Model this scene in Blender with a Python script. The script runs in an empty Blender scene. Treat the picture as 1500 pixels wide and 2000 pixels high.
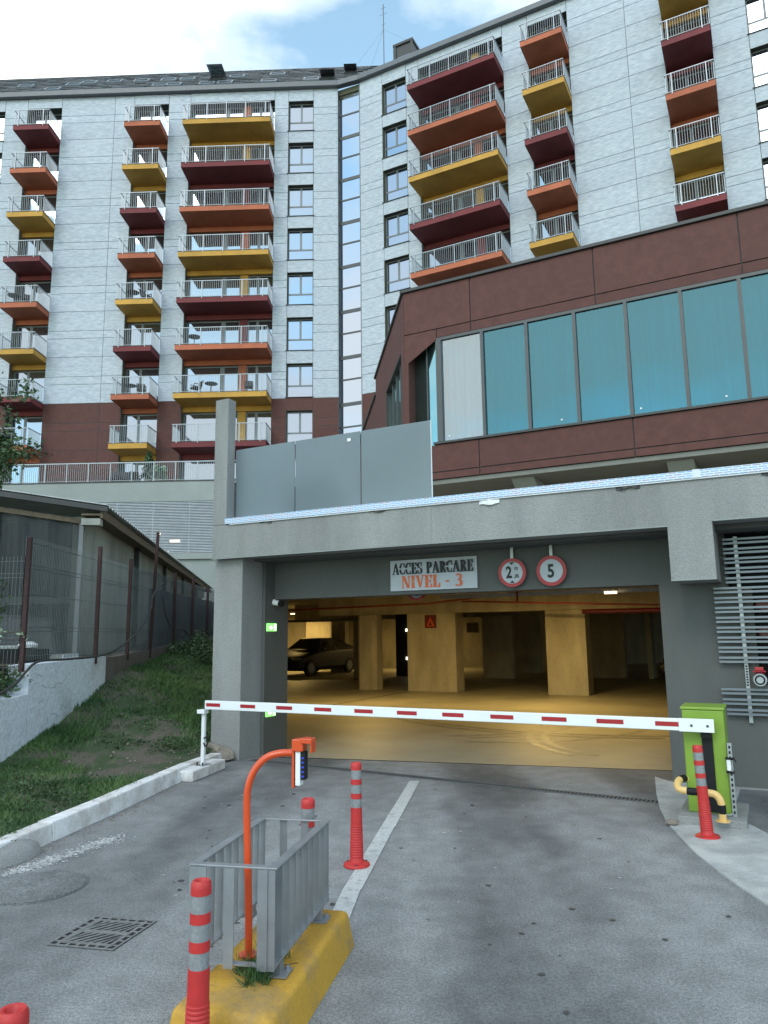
import bpy, bmesh, math, random
import numpy as np
from mathutils import Vector, Matrix
random.seed(4)
rng = np.random.default_rng(7)
sc = bpy.context.scene
COL = sc.collection
R = math.radians

# ------------------------------------------------------------------ camera
CAM_H = 1.6
PITCH, ROLL, AR, AL = R(9.33), R(-0.745), R(27.25), R(1.85)
cam = bpy.data.cameras.new('camera'); camo = bpy.data.objects.new('camera', cam); COL.objects.link(camo)
cam.sensor_fit = 'VERTICAL'; cam.sensor_height = 36; cam.lens = 36 * 1440 / 2000
cam.clip_start = 0.05; cam.clip_end = 3000
c_, s_ = math.cos(PITCH), math.sin(PITCH); cr, sr = math.cos(ROLL), math.sin(ROLL)
r0 = Vector((1, 0, 0)); d0 = Vector((0, s_, -c_)); f0 = Vector((0, c_, s_))
right = r0 * cr - d0 * sr; down = r0 * sr + d0 * cr
camo.matrix_world = Matrix(((right.x, -down.x, -f0.x, 0), (right.y, -down.y, -f0.y, 0), (right.z, -down.z, -f0.z, CAM_H), (0, 0, 0, 1)))
sc.camera = camo

# ------------------------------------------------------------------ sky, sun, exposure
SUN_EL, SUN_AZ = R(38), R(205)
w = bpy.data.worlds.new('World'); sc.world = w; w.use_nodes = True
nt = w.node_tree; N = nt.nodes; L = nt.links; N.clear()
out = N.new('ShaderNodeOutputWorld'); bg = N.new('ShaderNodeBackground'); bg.inputs[1].default_value = 0.15
sky = N.new('ShaderNodeTexSky'); sky.sky_type = 'NISHITA'; sky.sun_disc = False
sky.sun_elevation = SUN_EL; sky.sun_rotation = SUN_AZ; sky.altitude = 800; sky.air_density = 1.0; sky.dust_density = 0.6; sky.ozone_density = 1.0
tc = N.new('ShaderNodeTexCoord'); mp = N.new('ShaderNodeMapping'); mp.inputs['Scale'].default_value = (1, 1, 2.2); mp.inputs['Location'].default_value = (0.35, 0.1, 0.2)
no = N.new('ShaderNodeTexNoise'); no.inputs['Scale'].default_value = 2.0; no.inputs['Detail'].default_value = 9; no.inputs['Roughness'].default_value = 0.52
cr_ = N.new('ShaderNodeValToRGB'); cr_.color_ramp.elements[0].position = 0.42; cr_.color_ramp.elements[1].position = 0.60; cr_.color_ramp.elements[0].color = (.10, .10, .10, 1)
gain = N.new('ShaderNodeMix'); gain.data_type = 'RGBA'; gain.blend_type = 'MULTIPLY'; gain.inputs[0].default_value = 1; gain.inputs[7].default_value = (1.55, 2.12, 1.85, 1)
mx = N.new('ShaderNodeMix'); mx.data_type = 'RGBA'; mx.inputs[7].default_value = (9.5, 9.7, 9.3, 1)
L.new(tc.outputs['Generated'], mp.inputs[0]); L.new(mp.outputs[0], no.inputs[0]); L.new(no.outputs[0], cr_.inputs[0])
L.new(sky.outputs[0], gain.inputs[6]); L.new(gain.outputs[2], mx.inputs[6]); L.new(cr_.outputs[0], mx.inputs[0]); L.new(mx.outputs[2], bg.inputs[0]); L.new(bg.outputs[0], out.inputs[0])
sun = bpy.data.lights.new('sun', 'SUN'); sun.energy = 0.8; sun.angle = R(20); sun.color = (1, .96, .9)
suno = bpy.data.objects.new('sun', sun); COL.objects.link(suno)
suno.rotation_euler = Vector((math.sin(SUN_AZ) * math.cos(SUN_EL), math.cos(SUN_AZ) * math.cos(SUN_EL), math.sin(SUN_EL))).to_track_quat('Z', 'Y').to_euler()
sc.view_settings.view_transform = 'Standard'; sc.view_settings.look = 'None'
sc.view_settings.exposure = 0.38; sc.view_settings.gamma = 1; sc.view_settings.use_curve_mapping = False
sc.render.engine = 'CYCLES'
sc.cycles.max_bounces = 8; sc.cycles.transparent_max_bounces = 12

# ------------------------------------------------------------------ frames: u along a facade, n into it, z up
def frame(a, ox=0.0, oy=0.0):
    e = (math.cos(a), -math.sin(a)); n = (math.sin(a), math.cos(a))
    return lambda u, nn, z: (ox + e[0] * u + n[0] * nn, oy + e[1] * u + n[1] * nn, z)
FR, FL, FW = frame(AR), frame(AL), frame(0)

class MB:
    def __init__(s): s.v = []; s.f = []; s.mi = []; s.m = 0
    def quad(s, *p):
        b = len(s.v); s.v += [tuple(q) for q in p]; s.f.append(tuple(range(b, b + len(p)))); s.mi.append(s.m); return s
    def box(s, F, u0, u1, n0, n1, z0, z1):
        if u0 > u1: u0, u1 = u1, u0
        if n0 > n1: n0, n1 = n1, n0
        if z0 > z1: z0, z1 = z1, z0
        b = len(s.v)
        s.v += [F(u, n, z) for z in (z0, z1) for n in (n0, n1) for u in (u0, u1)]
        for q in ((0, 2, 3, 1), (4, 5, 7, 6), (0, 1, 5, 4), (2, 6, 7, 3), (0, 4, 6, 2), (1, 3, 7, 5)):
            s.f.append(tuple(b + i for i in q)); s.mi.append(s.m)
        return s
    def prism(s, bot, top):
        b = len(s.v); n = len(bot); s.v += [tuple(p) for p in bot] + [tuple(p) for p in top]
        s.f.append(tuple(b + i for i in reversed(range(n)))); s.f.append(tuple(b + n + i for i in range(n)))
        for i in range(n):
            j = (i + 1) % n; s.f.append((b + i, b + j, b + n + j, b + n + i))
        s.mi += [s.m] * (n + 2); return s
    def tube(s, pts, r, seg=8, rr=None):
        pts = [Vector(p) for p in pts]; b = len(s.v); n = len(pts); up = Vector((0.13, 0.21, 1)).normalized()
        for i, p in enumerate(pts):
            t = (pts[min(i + 1, n - 1)] - pts[max(i - 1, 0)]).normalized()
            a = t.cross(up)
            if a.length < .05: a = t.cross(Vector((1, 0.1, 0)))
            a.normalize(); c = t.cross(a); q = rr[i] if rr else r
            for k in range(seg):
                g = 2 * math.pi * k / seg; s.v.append(tuple(p + a * (q * math.cos(g)) + c * (q * math.sin(g))))
        for i in range(n - 1):
            for k in range(seg):
                k2 = (k + 1) % seg; s.f.append((b + i * seg + k, b + i * seg + k2, b + (i + 1) * seg + k2, b + (i + 1) * seg + k)); s.mi.append(s.m)
        s.f.append(tuple(b + k for k in reversed(range(seg)))); s.f.append(tuple(b + (n - 1) * seg + k for k in range(seg))); s.mi += [s.m] * 2
        return s
    def lathe(s, prof, c=(0, 0, 0), seg=20, axis=None):
        # prof: list of (r, h); axis: maps (x, y, h) -> world
        b = len(s.v); ax = axis or (lambda x, y, h: (c[0] + x, c[1] + y, c[2] + h))
        for (r, h) in prof:
            for k in range(seg):
                g = 2 * math.pi * k / seg; s.v.append(ax(r * math.cos(g), r * math.sin(g), h))
        for i in range(len(prof) - 1):
            for k in range(seg):
                k2 = (k + 1) % seg; s.f.append((b + i * seg + k, b + i * seg + k2, b + (i + 1) * seg + k2, b + (i + 1) * seg + k)); s.mi.append(s.m)
        s.f.append(tuple(b + k for k in reversed(range(seg)))); s.f.append(tuple(b + (len(prof) - 1) * seg + k for k in range(seg))); s.mi += [s.m] * 2
        return s
    def build(s, name, mats, parent=None, smooth=False, bevel=0, kind=None, label=None, orient=True):
        if not isinstance(mats, (list, tuple)): mats = [mats]
        me = bpy.data.meshes.new(name)
        V = np.array(s.v, float)
        o = bpy.data.objects.new(name, me)
        if parent is not None:
            inv = np.array(world_of(parent).inverted()); V = V @ inv[:3, :3].T + inv[:3, 3]; o.parent = parent
        else:
            lo, hi = V.min(0), V.max(0); c = np.array([(lo[0] + hi[0]) / 2, (lo[1] + hi[1]) / 2, lo[2]]); V = V - c; o.location = c
        me.from_pydata(V.tolist(), [], s.f)
        for m in mats: me.materials.append(m)
        if len(mats) > 1: me.polygons.foreach_set('material_index', s.mi)
        if smooth: me.polygons.foreach_set('use_smooth', [True] * len(me.polygons))
        if orient and len(s.f) < 20000:
            bm = bmesh.new(); bm.from_mesh(me); bmesh.ops.recalc_face_normals(bm, faces=bm.faces); bm.to_mesh(me); bm.free()
        if smooth: me.set_sharp_from_angle(angle=R(40))
        me.update(); COL.objects.link(o)
        if bevel:
            md = o.modifiers.new('bevel', 'BEVEL'); md.width = bevel; md.segments = 2; md.limit_method = 'ANGLE'
        if kind: o['kind'] = kind
        if label: o['label'] = label
        return o

def world_of(o):
    m = o.matrix_basis.copy()
    p = o.parent
    while p: m = p.matrix_basis @ m; p = p.parent
    return m
def tag(o, label, cat, group=None):
    o['label'] = label; o['category'] = cat
    if group: o['group'] = group
    return o
def thing(name, loc, label, cat, group=None, rz=0.0):
    o = bpy.data.objects.new(name, None); o.empty_display_size = .2; COL.objects.link(o); o.location = loc; o.rotation_euler = (0, 0, rz)
    return tag(o, label, cat, group)
def copy_tree(o, parent=None, loc=None, kids=None):
    c = o.copy(); COL.objects.link(c); c.parent = parent
    if loc is not None: c.location = loc
    for ch in KIDS.get(o, [k for k in o.children]): copy_tree(ch, c)
    return c
KIDS = {}
def bx(name, F, d, m, parent=None, **k): return MB().box(F, *d).build(name, m, parent, **k)
def dcopy(o, dz=0.0, dx=0.0, dy=0.0, parent=None):   # a part copied to another place on the same thing, sharing its mesh
    c = o.copy(); COL.objects.link(c); c.location = (o.location.x + dx, o.location.y + dy, o.location.z + dz)
    if parent: c.parent = parent
    return c

# ------------------------------------------------------------------ materials
MATS = {}
def mat(name, col, rough=.7, metal=0., var=.12, scale=3., bump=0., bscale=60., spec=.5, col2=None, c2=(.45, .62), stretch=None, objvar=0., emit=0., detail=6, speck=0., speckscale=250., coat=0.):
    if name in MATS: return MATS[name]
    m = bpy.data.materials.new(name); m.use_nodes = True; nt = m.node_tree; N = nt.nodes; L = nt.links
    b = N['Principled BSDF']; b.inputs['Roughness'].default_value = rough; b.inputs['Metallic'].default_value = metal
    b.inputs['Specular IOR Level'].default_value = spec; b.inputs['Coat Weight'].default_value = coat
    geo = N.new('ShaderNodeNewGeometry'); mp = N.new('ShaderNodeMapping')
    if stretch: mp.inputs['Scale'].default_value = stretch[:3]; mp.inputs['Rotation'].default_value = (0, 0, stretch[3] if len(stretch) > 3 else 0); mp.vector_type = 'TEXTURE' if False else 'POINT'
    L.new(geo.outputs['Position'], mp.inputs[0])
    n = N.new('ShaderNodeTexNoise'); n.inputs['Scale'].default_value = scale; n.inputs['Detail'].default_value = detail; n.inputs['Roughness'].default_value = .6; L.new(mp.outputs[0], n.inputs[0])
    mx = N.new('ShaderNodeMix'); mx.data_type = 'RGBA'
    c = Vector(col[:3]); a = c * (1 - var); d = Vector(col2[:3]) if col2 else c * (1 + var)
    mx.inputs[6].default_value = (*(c if col2 else a), 1); mx.inputs[7].default_value = (*d, 1)
    rp = N.new('ShaderNodeMapRange'); rp.inputs[1].default_value = c2[0] if col2 else .3; rp.inputs[2].default_value = c2[1] if col2 else .7
    L.new(n.outputs[0], rp.inputs[0]); L.new(rp.outputs[0], mx.inputs[0]); last = mx.outputs[2]
    if speck:
        n2 = N.new('ShaderNodeTexNoise'); n2.inputs['Scale'].default_value = speckscale; n2.inputs['Detail'].default_value = 2; L.new(geo.outputs['Position'], n2.inputs[0])
        r2 = N.new('ShaderNodeMapRange'); r2.inputs[1].default_value = .3; r2.inputs[2].default_value = .7; r2.inputs[3].default_value = 1 - speck; r2.inputs[4].default_value = 1 + speck
        L.new(n2.outputs[0], r2.inputs[0]); m2 = N.new('ShaderNodeMix'); m2.data_type = 'RGBA'; m2.blend_type = 'MULTIPLY'; m2.inputs[0].default_value = 1
        L.new(last, m2.inputs[6]); L.new(r2.outputs[0], m2.inputs[7]); last = m2.outputs[2]
    if objvar:
        oi = N.new('ShaderNodeObjectInfo'); r3 = N.new('ShaderNodeMapRange'); r3.inputs[3].default_value = 1 - objvar; r3.inputs[4].default_value = 1 + objvar
        L.new(oi.outputs['Random'], r3.inputs[0]); m3 = N.new('ShaderNodeMix'); m3.data_type = 'RGBA'; m3.blend_type = 'MULTIPLY'; m3.inputs[0].default_value = 1
        L.new(last, m3.inputs[6]); L.new(r3.outputs[0], m3.inputs[7]); last = m3.outputs[2]
    L.new(last, b.inputs['Base Color'])
    if bump:
        n3 = N.new('ShaderNodeTexNoise'); n3.inputs['Scale'].default_value = bscale; n3.inputs['Detail'].default_value = 4; L.new(geo.outputs['Position'], n3.inputs[0])
        bp = N.new('ShaderNodeBump'); bp.inputs['Strength'].default_value = bump; bp.inputs['Distance'].default_value = .02; L.new(n3.outputs[0], bp.inputs['Height']); L.new(bp.outputs[0], b.inputs['Normal'])
    if emit: b.inputs['Emission Color'].default_value = (*col[:3], 1); b.inputs['Emission Strength'].default_value = emit
    MATS[name] = m; return m
def glass(name, tint, body, gloss=.55, transp=0.0, rough=.02, tcol=None):
    m = bpy.data.materials.new(name); m.use_nodes = True; nt = m.node_tree; N = nt.nodes; L = nt.links
    o = N['Material Output']; b = N['Principled BSDF']; b.inputs['Base Color'].default_value = (*body, 1); b.inputs['Roughness'].default_value = .3
    g = N.new('ShaderNodeBsdfGlossy'); g.inputs['Color'].default_value = (*tint, 1); g.inputs['Roughness'].default_value = rough
    geo = N.new('ShaderNodeNewGeometry'); n = N.new('ShaderNodeTexNoise'); n.inputs['Scale'].default_value = .9; n.inputs['Detail'].default_value = 1
    bp = N.new('ShaderNodeBump'); bp.inputs['Strength'].default_value = .12; bp.inputs['Distance'].default_value = .03
    L.new(geo.outputs['Position'], n.inputs[0]); L.new(n.outputs[0], bp.inputs['Height']); L.new(bp.outputs[0], g.inputs['Normal'])
    base = b.outputs[0]
    if transp:
        t = N.new('ShaderNodeBsdfTransparent'); t.inputs[0].default_value = (*(tcol or tint), 1)
        x = N.new('ShaderNodeMixShader'); x.inputs[0].default_value = transp; L.new(base, x.inputs[1]); L.new(t.outputs[0], x.inputs[2]); base = x.outputs[0]
    fr = N.new('ShaderNodeFresnel'); fr.inputs[0].default_value = 1.5
    mr = N.new('ShaderNodeMapRange'); mr.inputs[1].default_value = 0; mr.inputs[2].default_value = 1; mr.inputs[3].default_value = gloss; mr.inputs[4].default_value = 1
    L.new(fr.outputs[0], mr.inputs[0])
    x = N.new('ShaderNodeMixShader'); L.new(mr.outputs[0], x.inputs[0]); L.new(base, x.inputs[1]); L.new(g.outputs[0], x.inputs[2]); L.new(x.outputs[0], o.inputs[0])
    return m

M_panel = mat('pale_stone_panel', (.33, .372, .44), .75, var=.0, scale=6, col2=(.465, .51, .58), c2=(.36, .64), stretch=(.5, .5, 2.0), objvar=.04, detail=10)
M_red = mat('brown_red_panel', (.088, .034, .030), .62, var=.16, scale=5, detail=9, objvar=.07, speck=.10, speckscale=50, spec=.25)
M_joint = mat('dark_joint', (.05, .055, .06), .8)
M_jpale = mat('grey_joint', (.15, .17, .195), .8)
M_wallin = mat('reveal_olive', (.10, .10, .07), .8)
M_burg = mat('burgundy_render', (.15, .024, .03), .75, var=.2, scale=.9, bump=.1, objvar=.08)
M_or = mat('orange_render', (.37, .105, .052), .75, var=.18, scale=.9, bump=.1, objvar=.08)
M_ye = mat('ochre_yellow_render', (.46, .25, .045), .75, var=.18, scale=.9, bump=.1, objvar=.08)
BC = [M_burg, M_or, M_ye]; BN = ['burgundy', 'orange', 'ochre yellow']
M_rail = mat('galvanised_railing', (.30, .33, .37), .42, metal=.4, var=.08)
M_frame = mat('anthracite_frame', (.055, .06, .066), .45, var=.1)
M_frameg = mat('grey_window_frame', (.15, .165, .18), .45, var=.1)
M_flash = mat('dark_flashing', (.03, .032, .035), .5)
M_gutter = mat('grey_gutter', (.10, .11, .13), .45, var=.1)
M_slate = mat('slate_tile', (.11, .12, .14), .5, var=.16, scale=14, objvar=.15, spec=.4)
G_win = glass('sky_reflecting_glass', (.37, .43, .53), (.05, .06, .075), .72)
G_strip = glass('strip_glass', (.44, .49, .58), (.05, .06, .075), .78)
G_dark = glass('loggia_glass', (.46, .53, .63), (.03, .033, .038), .55)
G_teal = glass('teal_solar_glass', (.32, .66, .76), (.01, .05, .06), .15, transp=.92, tcol=(.13, .54, .63), rough=.05)
G_clear = glass('plain_glass', (.8, .88, .92), (.05, .06, .06), .2, transp=.9, tcol=(.56, .70, .78))
G_side = glass('green_tinted_glass', (.55, .8, .78), (.012, .03, .03), .5)
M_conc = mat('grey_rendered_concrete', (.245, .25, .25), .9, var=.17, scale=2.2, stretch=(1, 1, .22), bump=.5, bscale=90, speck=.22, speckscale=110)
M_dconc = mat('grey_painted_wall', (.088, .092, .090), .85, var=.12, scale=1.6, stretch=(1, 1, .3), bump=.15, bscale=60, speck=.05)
M_pod = mat('podium_render', (.26, .285, .28), .9, var=.10, scale=.6, bump=.2, speck=.06)
M_int = mat('garage_board_concrete', (.38, .34, .25), .85, var=.24, scale=2.4, stretch=(1, 1, .35), bump=.2, bscale=20, speck=.08, speckscale=30)
M_gfloor = mat('garage_floor_polished', (.27, .25, .19), .52, var=.22, scale=.7, speck=.05, bump=.05, bscale=5)
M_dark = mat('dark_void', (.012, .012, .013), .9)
M_asph = None
M_white = mat('white_paint', (.72, .74, .76), .45, var=.04)
M_redp = mat('red_reflective', (.33, .008, .016), .4, var=.05)
M_galv = mat('galvanised_steel', (.34, .36, .39), .42, metal=.75, var=.12, scale=12)
M_cage = mat('grey_painted_steel', (.26, .275, .30), .38, metal=.4, var=.12, scale=8)
M_orange = mat('orange_enamel', (.60, .065, .010), .35, var=.05, coat=.3)
M_black = mat('black_plastic', (.010, .011, .013), .6, spec=.25)
M_green = mat('lime_green_enamel', (.19, .31, .03), .5, var=.06, coat=.1)
M_boll = mat('red_rubber', (.46, .022, .022), .5, var=.10, scale=20, bump=.1, bscale=200)
M_refl = mat('silver_reflective_band', (.25, .26, .275), .38, metal=.2, var=.2, scale=60)
M_cream = mat('cream_yellow_tube', (.72, .47, .18), .45, var=.08)
M_alu = mat('brushed_louvre', (.17, .19, .225), .4, metal=.6, var=.1)
M_rust = mat('red_oxide_post', (.04, .017, .018), .8, var=.35, scale=25)
M_wire = mat('fence_wire', (.085, .10, .105), .5, metal=.5)
M_net = None
M_wood = mat('old_wood', (.13, .10, .07), .85, var=.3, scale=12)
M_stone = mat('dirty_stone', (.22, .19, .16), .9, var=.3, scale=6, bump=.6, bscale=25)
M_leaf = mat('leaf_green', (.045, .085, .03), .6, var=.5, scale=1.5, objvar=.2)
M_leafp = mat('pale_leaf', (.22, .30, .20), .6, var=.3, scale=9)
M_bark = mat('bark', (.06, .045, .035), .9, var=.3, scale=20, bump=.5)
M_grass = mat('grass_blade', (.030, .080, .022), .7, var=.55, scale=1.6, col2=(.10, .175, .05), c2=(.35, .65))
M_soil = mat('bank_soil', (.10, .085, .068), .95, var=.3, scale=2.2, col2=(.04, .065, .025), c2=(.42, .55), bump=1., bscale=30, speck=.3, speckscale=60)
M_pipe = mat('red_pipe', (.13, .007, .006), .4, var=.1)
M_hose = mat('black_hose', (.02, .022, .024), .5)

def asphalt():
    m = bpy.data.materials.new('worn_asphalt'); m.use_nodes = True; nt = m.node_tree; N = nt.nodes; L = nt.links; b = N['Principled BSDF']
    geo = N.new('ShaderNodeNewGeometry')
    def noise(s, d=6, sc=None, ro=.6, rot=0):
        mp = N.new('ShaderNodeMapping'); mp.inputs['Rotation'].default_value = (0, 0, rot)
        if sc: mp.inputs['Scale'].default_value = sc
        n = N.new('ShaderNodeTexNoise'); n.inputs['Scale'].default_value = s; n.inputs['Detail'].default_value = d; n.inputs['Roughness'].default_value = ro
        L.new(geo.outputs['Position'], mp.inputs[0]); L.new(mp.outputs[0], n.inputs[0]); return n.outputs[0]
    def rng_(x, a, b_, c, d):
        r = N.new('ShaderNodeMapRange'); r.interpolation_type = 'SMOOTHSTEP'; L.new(x, r.inputs[0])
        for i, q in enumerate((a, b_, c, d)): r.inputs[i + 1].default_value = q
        return r.outputs[0]
    def mul(x, y, f=1., t='MULTIPLY'):
        k = N.new('ShaderNodeMix'); k.data_type = 'RGBA'; k.blend_type = t; k.inputs[0].default_value = f
        for i, q in ((6, x), (7, y)):
            if isinstance(q, tuple): k.inputs[i].default_value = q
            else: L.new(q, k.inputs[i])
        return k.outputs[2]
    base = N.new('ShaderNodeMix'); base.data_type = 'RGBA'; base.inputs[6].default_value = (.066, .071, .077, 1); base.inputs[7].default_value = (.225, .233, .24, 1)
    ad = N.new('ShaderNodeMath'); ad.operation = 'ADD'
    L.new(rng_(noise(1.0, 3, (1.15, .14, 1), .5, .10), .36, .66, -.12, .62), ad.inputs[0]); L.new(rng_(noise(1.3, 6, (1, .5, 1), .6, .3), .36, .66, -.12, .6), ad.inputs[1])
    # two worn pale wheel tracks with a darker strip between them
    sx = N.new('ShaderNodeSeparateXYZ'); L.new(geo.outputs['Position'], sx.inputs[0])
    def m_(op, a_, b_):
        k = N.new('ShaderNodeMath'); k.operation = op
        for i, q in enumerate((a_, b_)):
            if isinstance(q, (int, float)): k.inputs[i].default_value = q
            else: L.new(q, k.inputs[i])
        return k.outputs[0]
    wob = m_('MULTIPLY', m_('SUBTRACT', noise(.8, 3), .5), .9)
    def tracks(x0, k, amp):
        d = m_('ABSOLUTE', m_('ADD', m_('SUBTRACT', sx.outputs[0], m_('ADD', m_('MULTIPLY', sx.outputs[1], k), x0)), wob), 0)
        return m_('MULTIPLY', m_('MULTIPLY', rng_(d, .18, .62, 0, 1), rng_(d, 1.1, 1.7, 1, .15)), amp)
    tr = m_('MAXIMUM', tracks(.42, .075, .62), tracks(-2.35, .13, .5))
    ad2 = m_('ADD', m_('ADD', m_('MULTIPLY', ad.outputs[0], .45), .10), tr)
    cl2 = N.new('ShaderNodeClamp'); L.new(ad2, cl2.inputs[0]); L.new(cl2.outputs[0], base.inputs[0])
    c = mul(base.outputs[2], rng_(noise(5, 6), .3, .7, .86, 1.14))
    c = mul(c, rng_(noise(60, 3), .3, .7, .76, 1.25))
    c = mul(c, rng_(noise(170, 2), .35, .65, .66, 1.34))
    # chalky scuffs
    f = N.new('ShaderNodeMix'); f.data_type = 'RGBA'; L.new(c, f.inputs[6]); f.inputs[7].default_value = (.42, .44, .45, 1)
    sp = N.new('ShaderNodeMath'); sp.operation = 'MULTIPLY'; L.new(rng_(noise(7, 8, (1, 1.6, 1), .7), .66, .74, 0, .75), sp.inputs[0]); L.new(rng_(noise(.8, 2), .5, .6, 0, 1), sp.inputs[1]); L.new(sp.outputs[0], f.inputs[0])
    L.new(f.outputs[2], b.inputs['Base Color']); b.inputs['Roughness'].default_value = .78
    bp = N.new('ShaderNodeBump'); bp.inputs['Strength'].default_value = .55; bp.inputs['Distance'].default_value = .006; L.new(noise(130, 4), bp.inputs['Height']); L.new(bp.outputs[0], b.inputs['Normal'])
    return m
M_asph = asphalt()
M_apron = mat('rough_white_concrete', (.30, .31, .31), .9, var=.1, scale=2.5, col2=(.46, .47, .46), c2=(.4, .62), bump=.6, bscale=60, speck=.16, speckscale=90)
M_kerb = mat('whitewashed_kerb', (.50, .48, .47), .85, var=.12, scale=4, col2=(.74, .74, .76), c2=(.38, .6), bump=.35, bscale=50, speck=.1, speckscale=80, objvar=.05)
M_isle = mat('worn_yellow_paint', (.47, .26, .028), .68, var=.15, scale=4.5, col2=(.27, .18, .075), c2=(.48, .70), bump=.18, bscale=30, speck=.1, speckscale=70)
M_line = mat('worn_road_paint', (.46, .47, .47), .75, var=.12, scale=14, col2=(.25, .26, .265), c2=(.54, .70), bump=.3, bscale=90, speck=.2, speckscale=90)
M_chalk = mat('lime_splash', (.50, .51, .52), .9, var=.35, scale=9)
M_whitewash = mat('peeling_whitewash', (.62, .67, .74), .9, var=.1, scale=1.3, col2=(.44, .47, .50), c2=(.5, .68), bump=.8, bscale=12, speck=.14, speckscale=25)
M_stain = mat('stained_concrete', (.12, .11, .10), .95, var=.3, scale=3, stretch=(1, 1, .3), bump=.5)
M_shedwall = mat('shed_plaster', (.30, .31, .285), .9, var=.35, scale=1.2, stretch=(1, 1, .3), speck=.1)
M_curtain = mat('white_curtain_painted_folds', (.58, .59, .58), .9, var=.5, scale=1.6, stretch=(3, 3, .10), detail=4)  # vertical streaks of tone paint the shading of folds into the colour
M_fglass = mat('frosted_glass', (.30, .38, .43), .38, var=.08, scale=.9, spec=.8)
MATS['frosted_glass'].node_tree.nodes['Principled BSDF'].inputs['Transmission Weight'].default_value = .7
M_soffit = mat('annex_soffit', (.17, .17, .16), .9, var=.08)

def flat_text(name, body, F, u, n, z, h, m, parent, sx=.75, bold=.012):
    """sans lettering lying on the plane n, lower left corner at (u, z)"""
    cu = bpy.data.curves.new(name, 'FONT'); cu.body = body; cu.size = 1; cu.offset = bold; cu.resolution_u = 3
    t = bpy.data.objects.new(name, cu); COL.objects.link(t); bpy.context.view_layer.update()
    me = bpy.data.meshes.new_from_object(t); bpy.data.objects.remove(t)
    mb = MB(); k = h / .7
    for p in me.polygons:
        mb.quad(*[F(u + me.vertices[i].co.x * k * sx, n, z + me.vertices[i].co.y * k) for i in p.vertices])
    return mb.build(name, m, parent, orient=False)

# ================================================================== GROUND
gb = MB(); gb.quad((-400, -60, -.012), (400, -60, -.012), (400, 700, -.012), (-400, 700, -.012))
gb.build('ground', M_soil, kind='structure', orient=False)
rd = MB(); rd.quad(*[(x, y, 0) for x, y in ((-5.5, -14), (9, -14), (9, 7.4), (3.6, 8.9), FR(-1.15, 9.35, 0)[:2], FR(-5.9, 8.35, 0)[:2], FR(-6.5, 8.3, 0)[:2], (-2.3, 9.9), (-2.5, 8.2), (-3.2, 5))])
rd.build('road', M_asph, kind='structure', orient=False)
gf = MB(); gf.quad(*[FR(u, n, .004) for u, n in ((-6.26, 8.3), (-1.0, 9.38), (-1.0, 9.0), (6, 9.0), (6, 40), (-26, 40), (-26, 9.0), (-6.26, 9.0))])
gf.build('garage_floor', M_gfloor, kind='structure', orient=False)
ap = MB(); arc = [(2.93, 8.45), (2.64, 7.6), (2.46, 7.02), (2.33, 6.5), (2.26, 6.02), (2.21, 5.6), (2.19, 5.2), (2.2, 4.7), (2.26, 4.0), (2.4, 3.0), (2.7, 1.8)]
apt = [(x, y, .012) for x, y in arc] + [(7, 1.8, .012), (7, 7.2, .012), FR(.9, 8.62, .012), FR(-1.1, 8.66, .012)]
ap.prism([(x, y, -.01) for x, y, z in apt], apt)
ap.build('concrete_apron', M_apron, kind='structure')
wd = MB(); wd.quad((3.52, 7.72, .018), (3.08, 6.9, .018), (2.98, 6.62, .018), (2.98, 6.1, .018), (3.2, 5.85, .018), (3.9, 6.2, .018), (4.1, 7.5, .018)); wd.build('asphalt_patch', M_asph, kind='structure', orient=False)
# lane line
ln = MB(); P = [(-.345, 4.2), (-.345, 4.51), (-.29, 5.0), (-.06, 6.5), (.24, 8.42)]
for i in range(len(P) - 1):
    (x0, y0), (x1, y1) = P[i], P[i + 1]; ln.quad((x0, y0, .005), (x0 + .118, y0 - .01, .005), (x1 + .112, y1 - .01, .005), (x1, y1, .005))
ln.build('lane_line', M_line, kind='structure', orient=False)
kerbpt_ = lambda y: float(np.interp(y, [1.9, 3.1, 4.3, 5.25, 6.2, 7.15, 8.1, 8.9, 9.62], [-3.62, -3.38, -3.09, -2.83, -2.66, -2.49, -2.36, -2.24, -2.06]))
# lime splashes by the kerb: ragged patches
sp = MB()
for k in range(1500):
    t = random.random(); x = -2.60 + t * .42 + random.gauss(0, .05) + .02 * math.sin(t * 40); y = 5.35 + t * .95 + random.gauss(0, .05); r = random.uniform(.0015, .009)
    sp.quad(*[(x + r * random.uniform(.5, 1.2) * math.cos(a), y + r * 1.5 * random.uniform(.5, 1.2) * math.sin(a), .004 + .000001 * k) for a in np.linspace(0, 2 * math.pi, 10)[:-1]])
for k in range(70):
    x = random.uniform(-1.8, 1.9); y = random.uniform(4.2, 8.3); r = random.uniform(.003, .010)
    sp.quad(*[(x + r * 2 * random.uniform(.5, 1.2) * math.cos(a), y + r * random.uniform(.5, 1.2) * math.sin(a), .0045) for a in np.linspace(0, 2 * math.pi, 8)[:-1]])
sp.build('paint_splashes', M_chalk, kind='stuff', orient=False)

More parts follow.
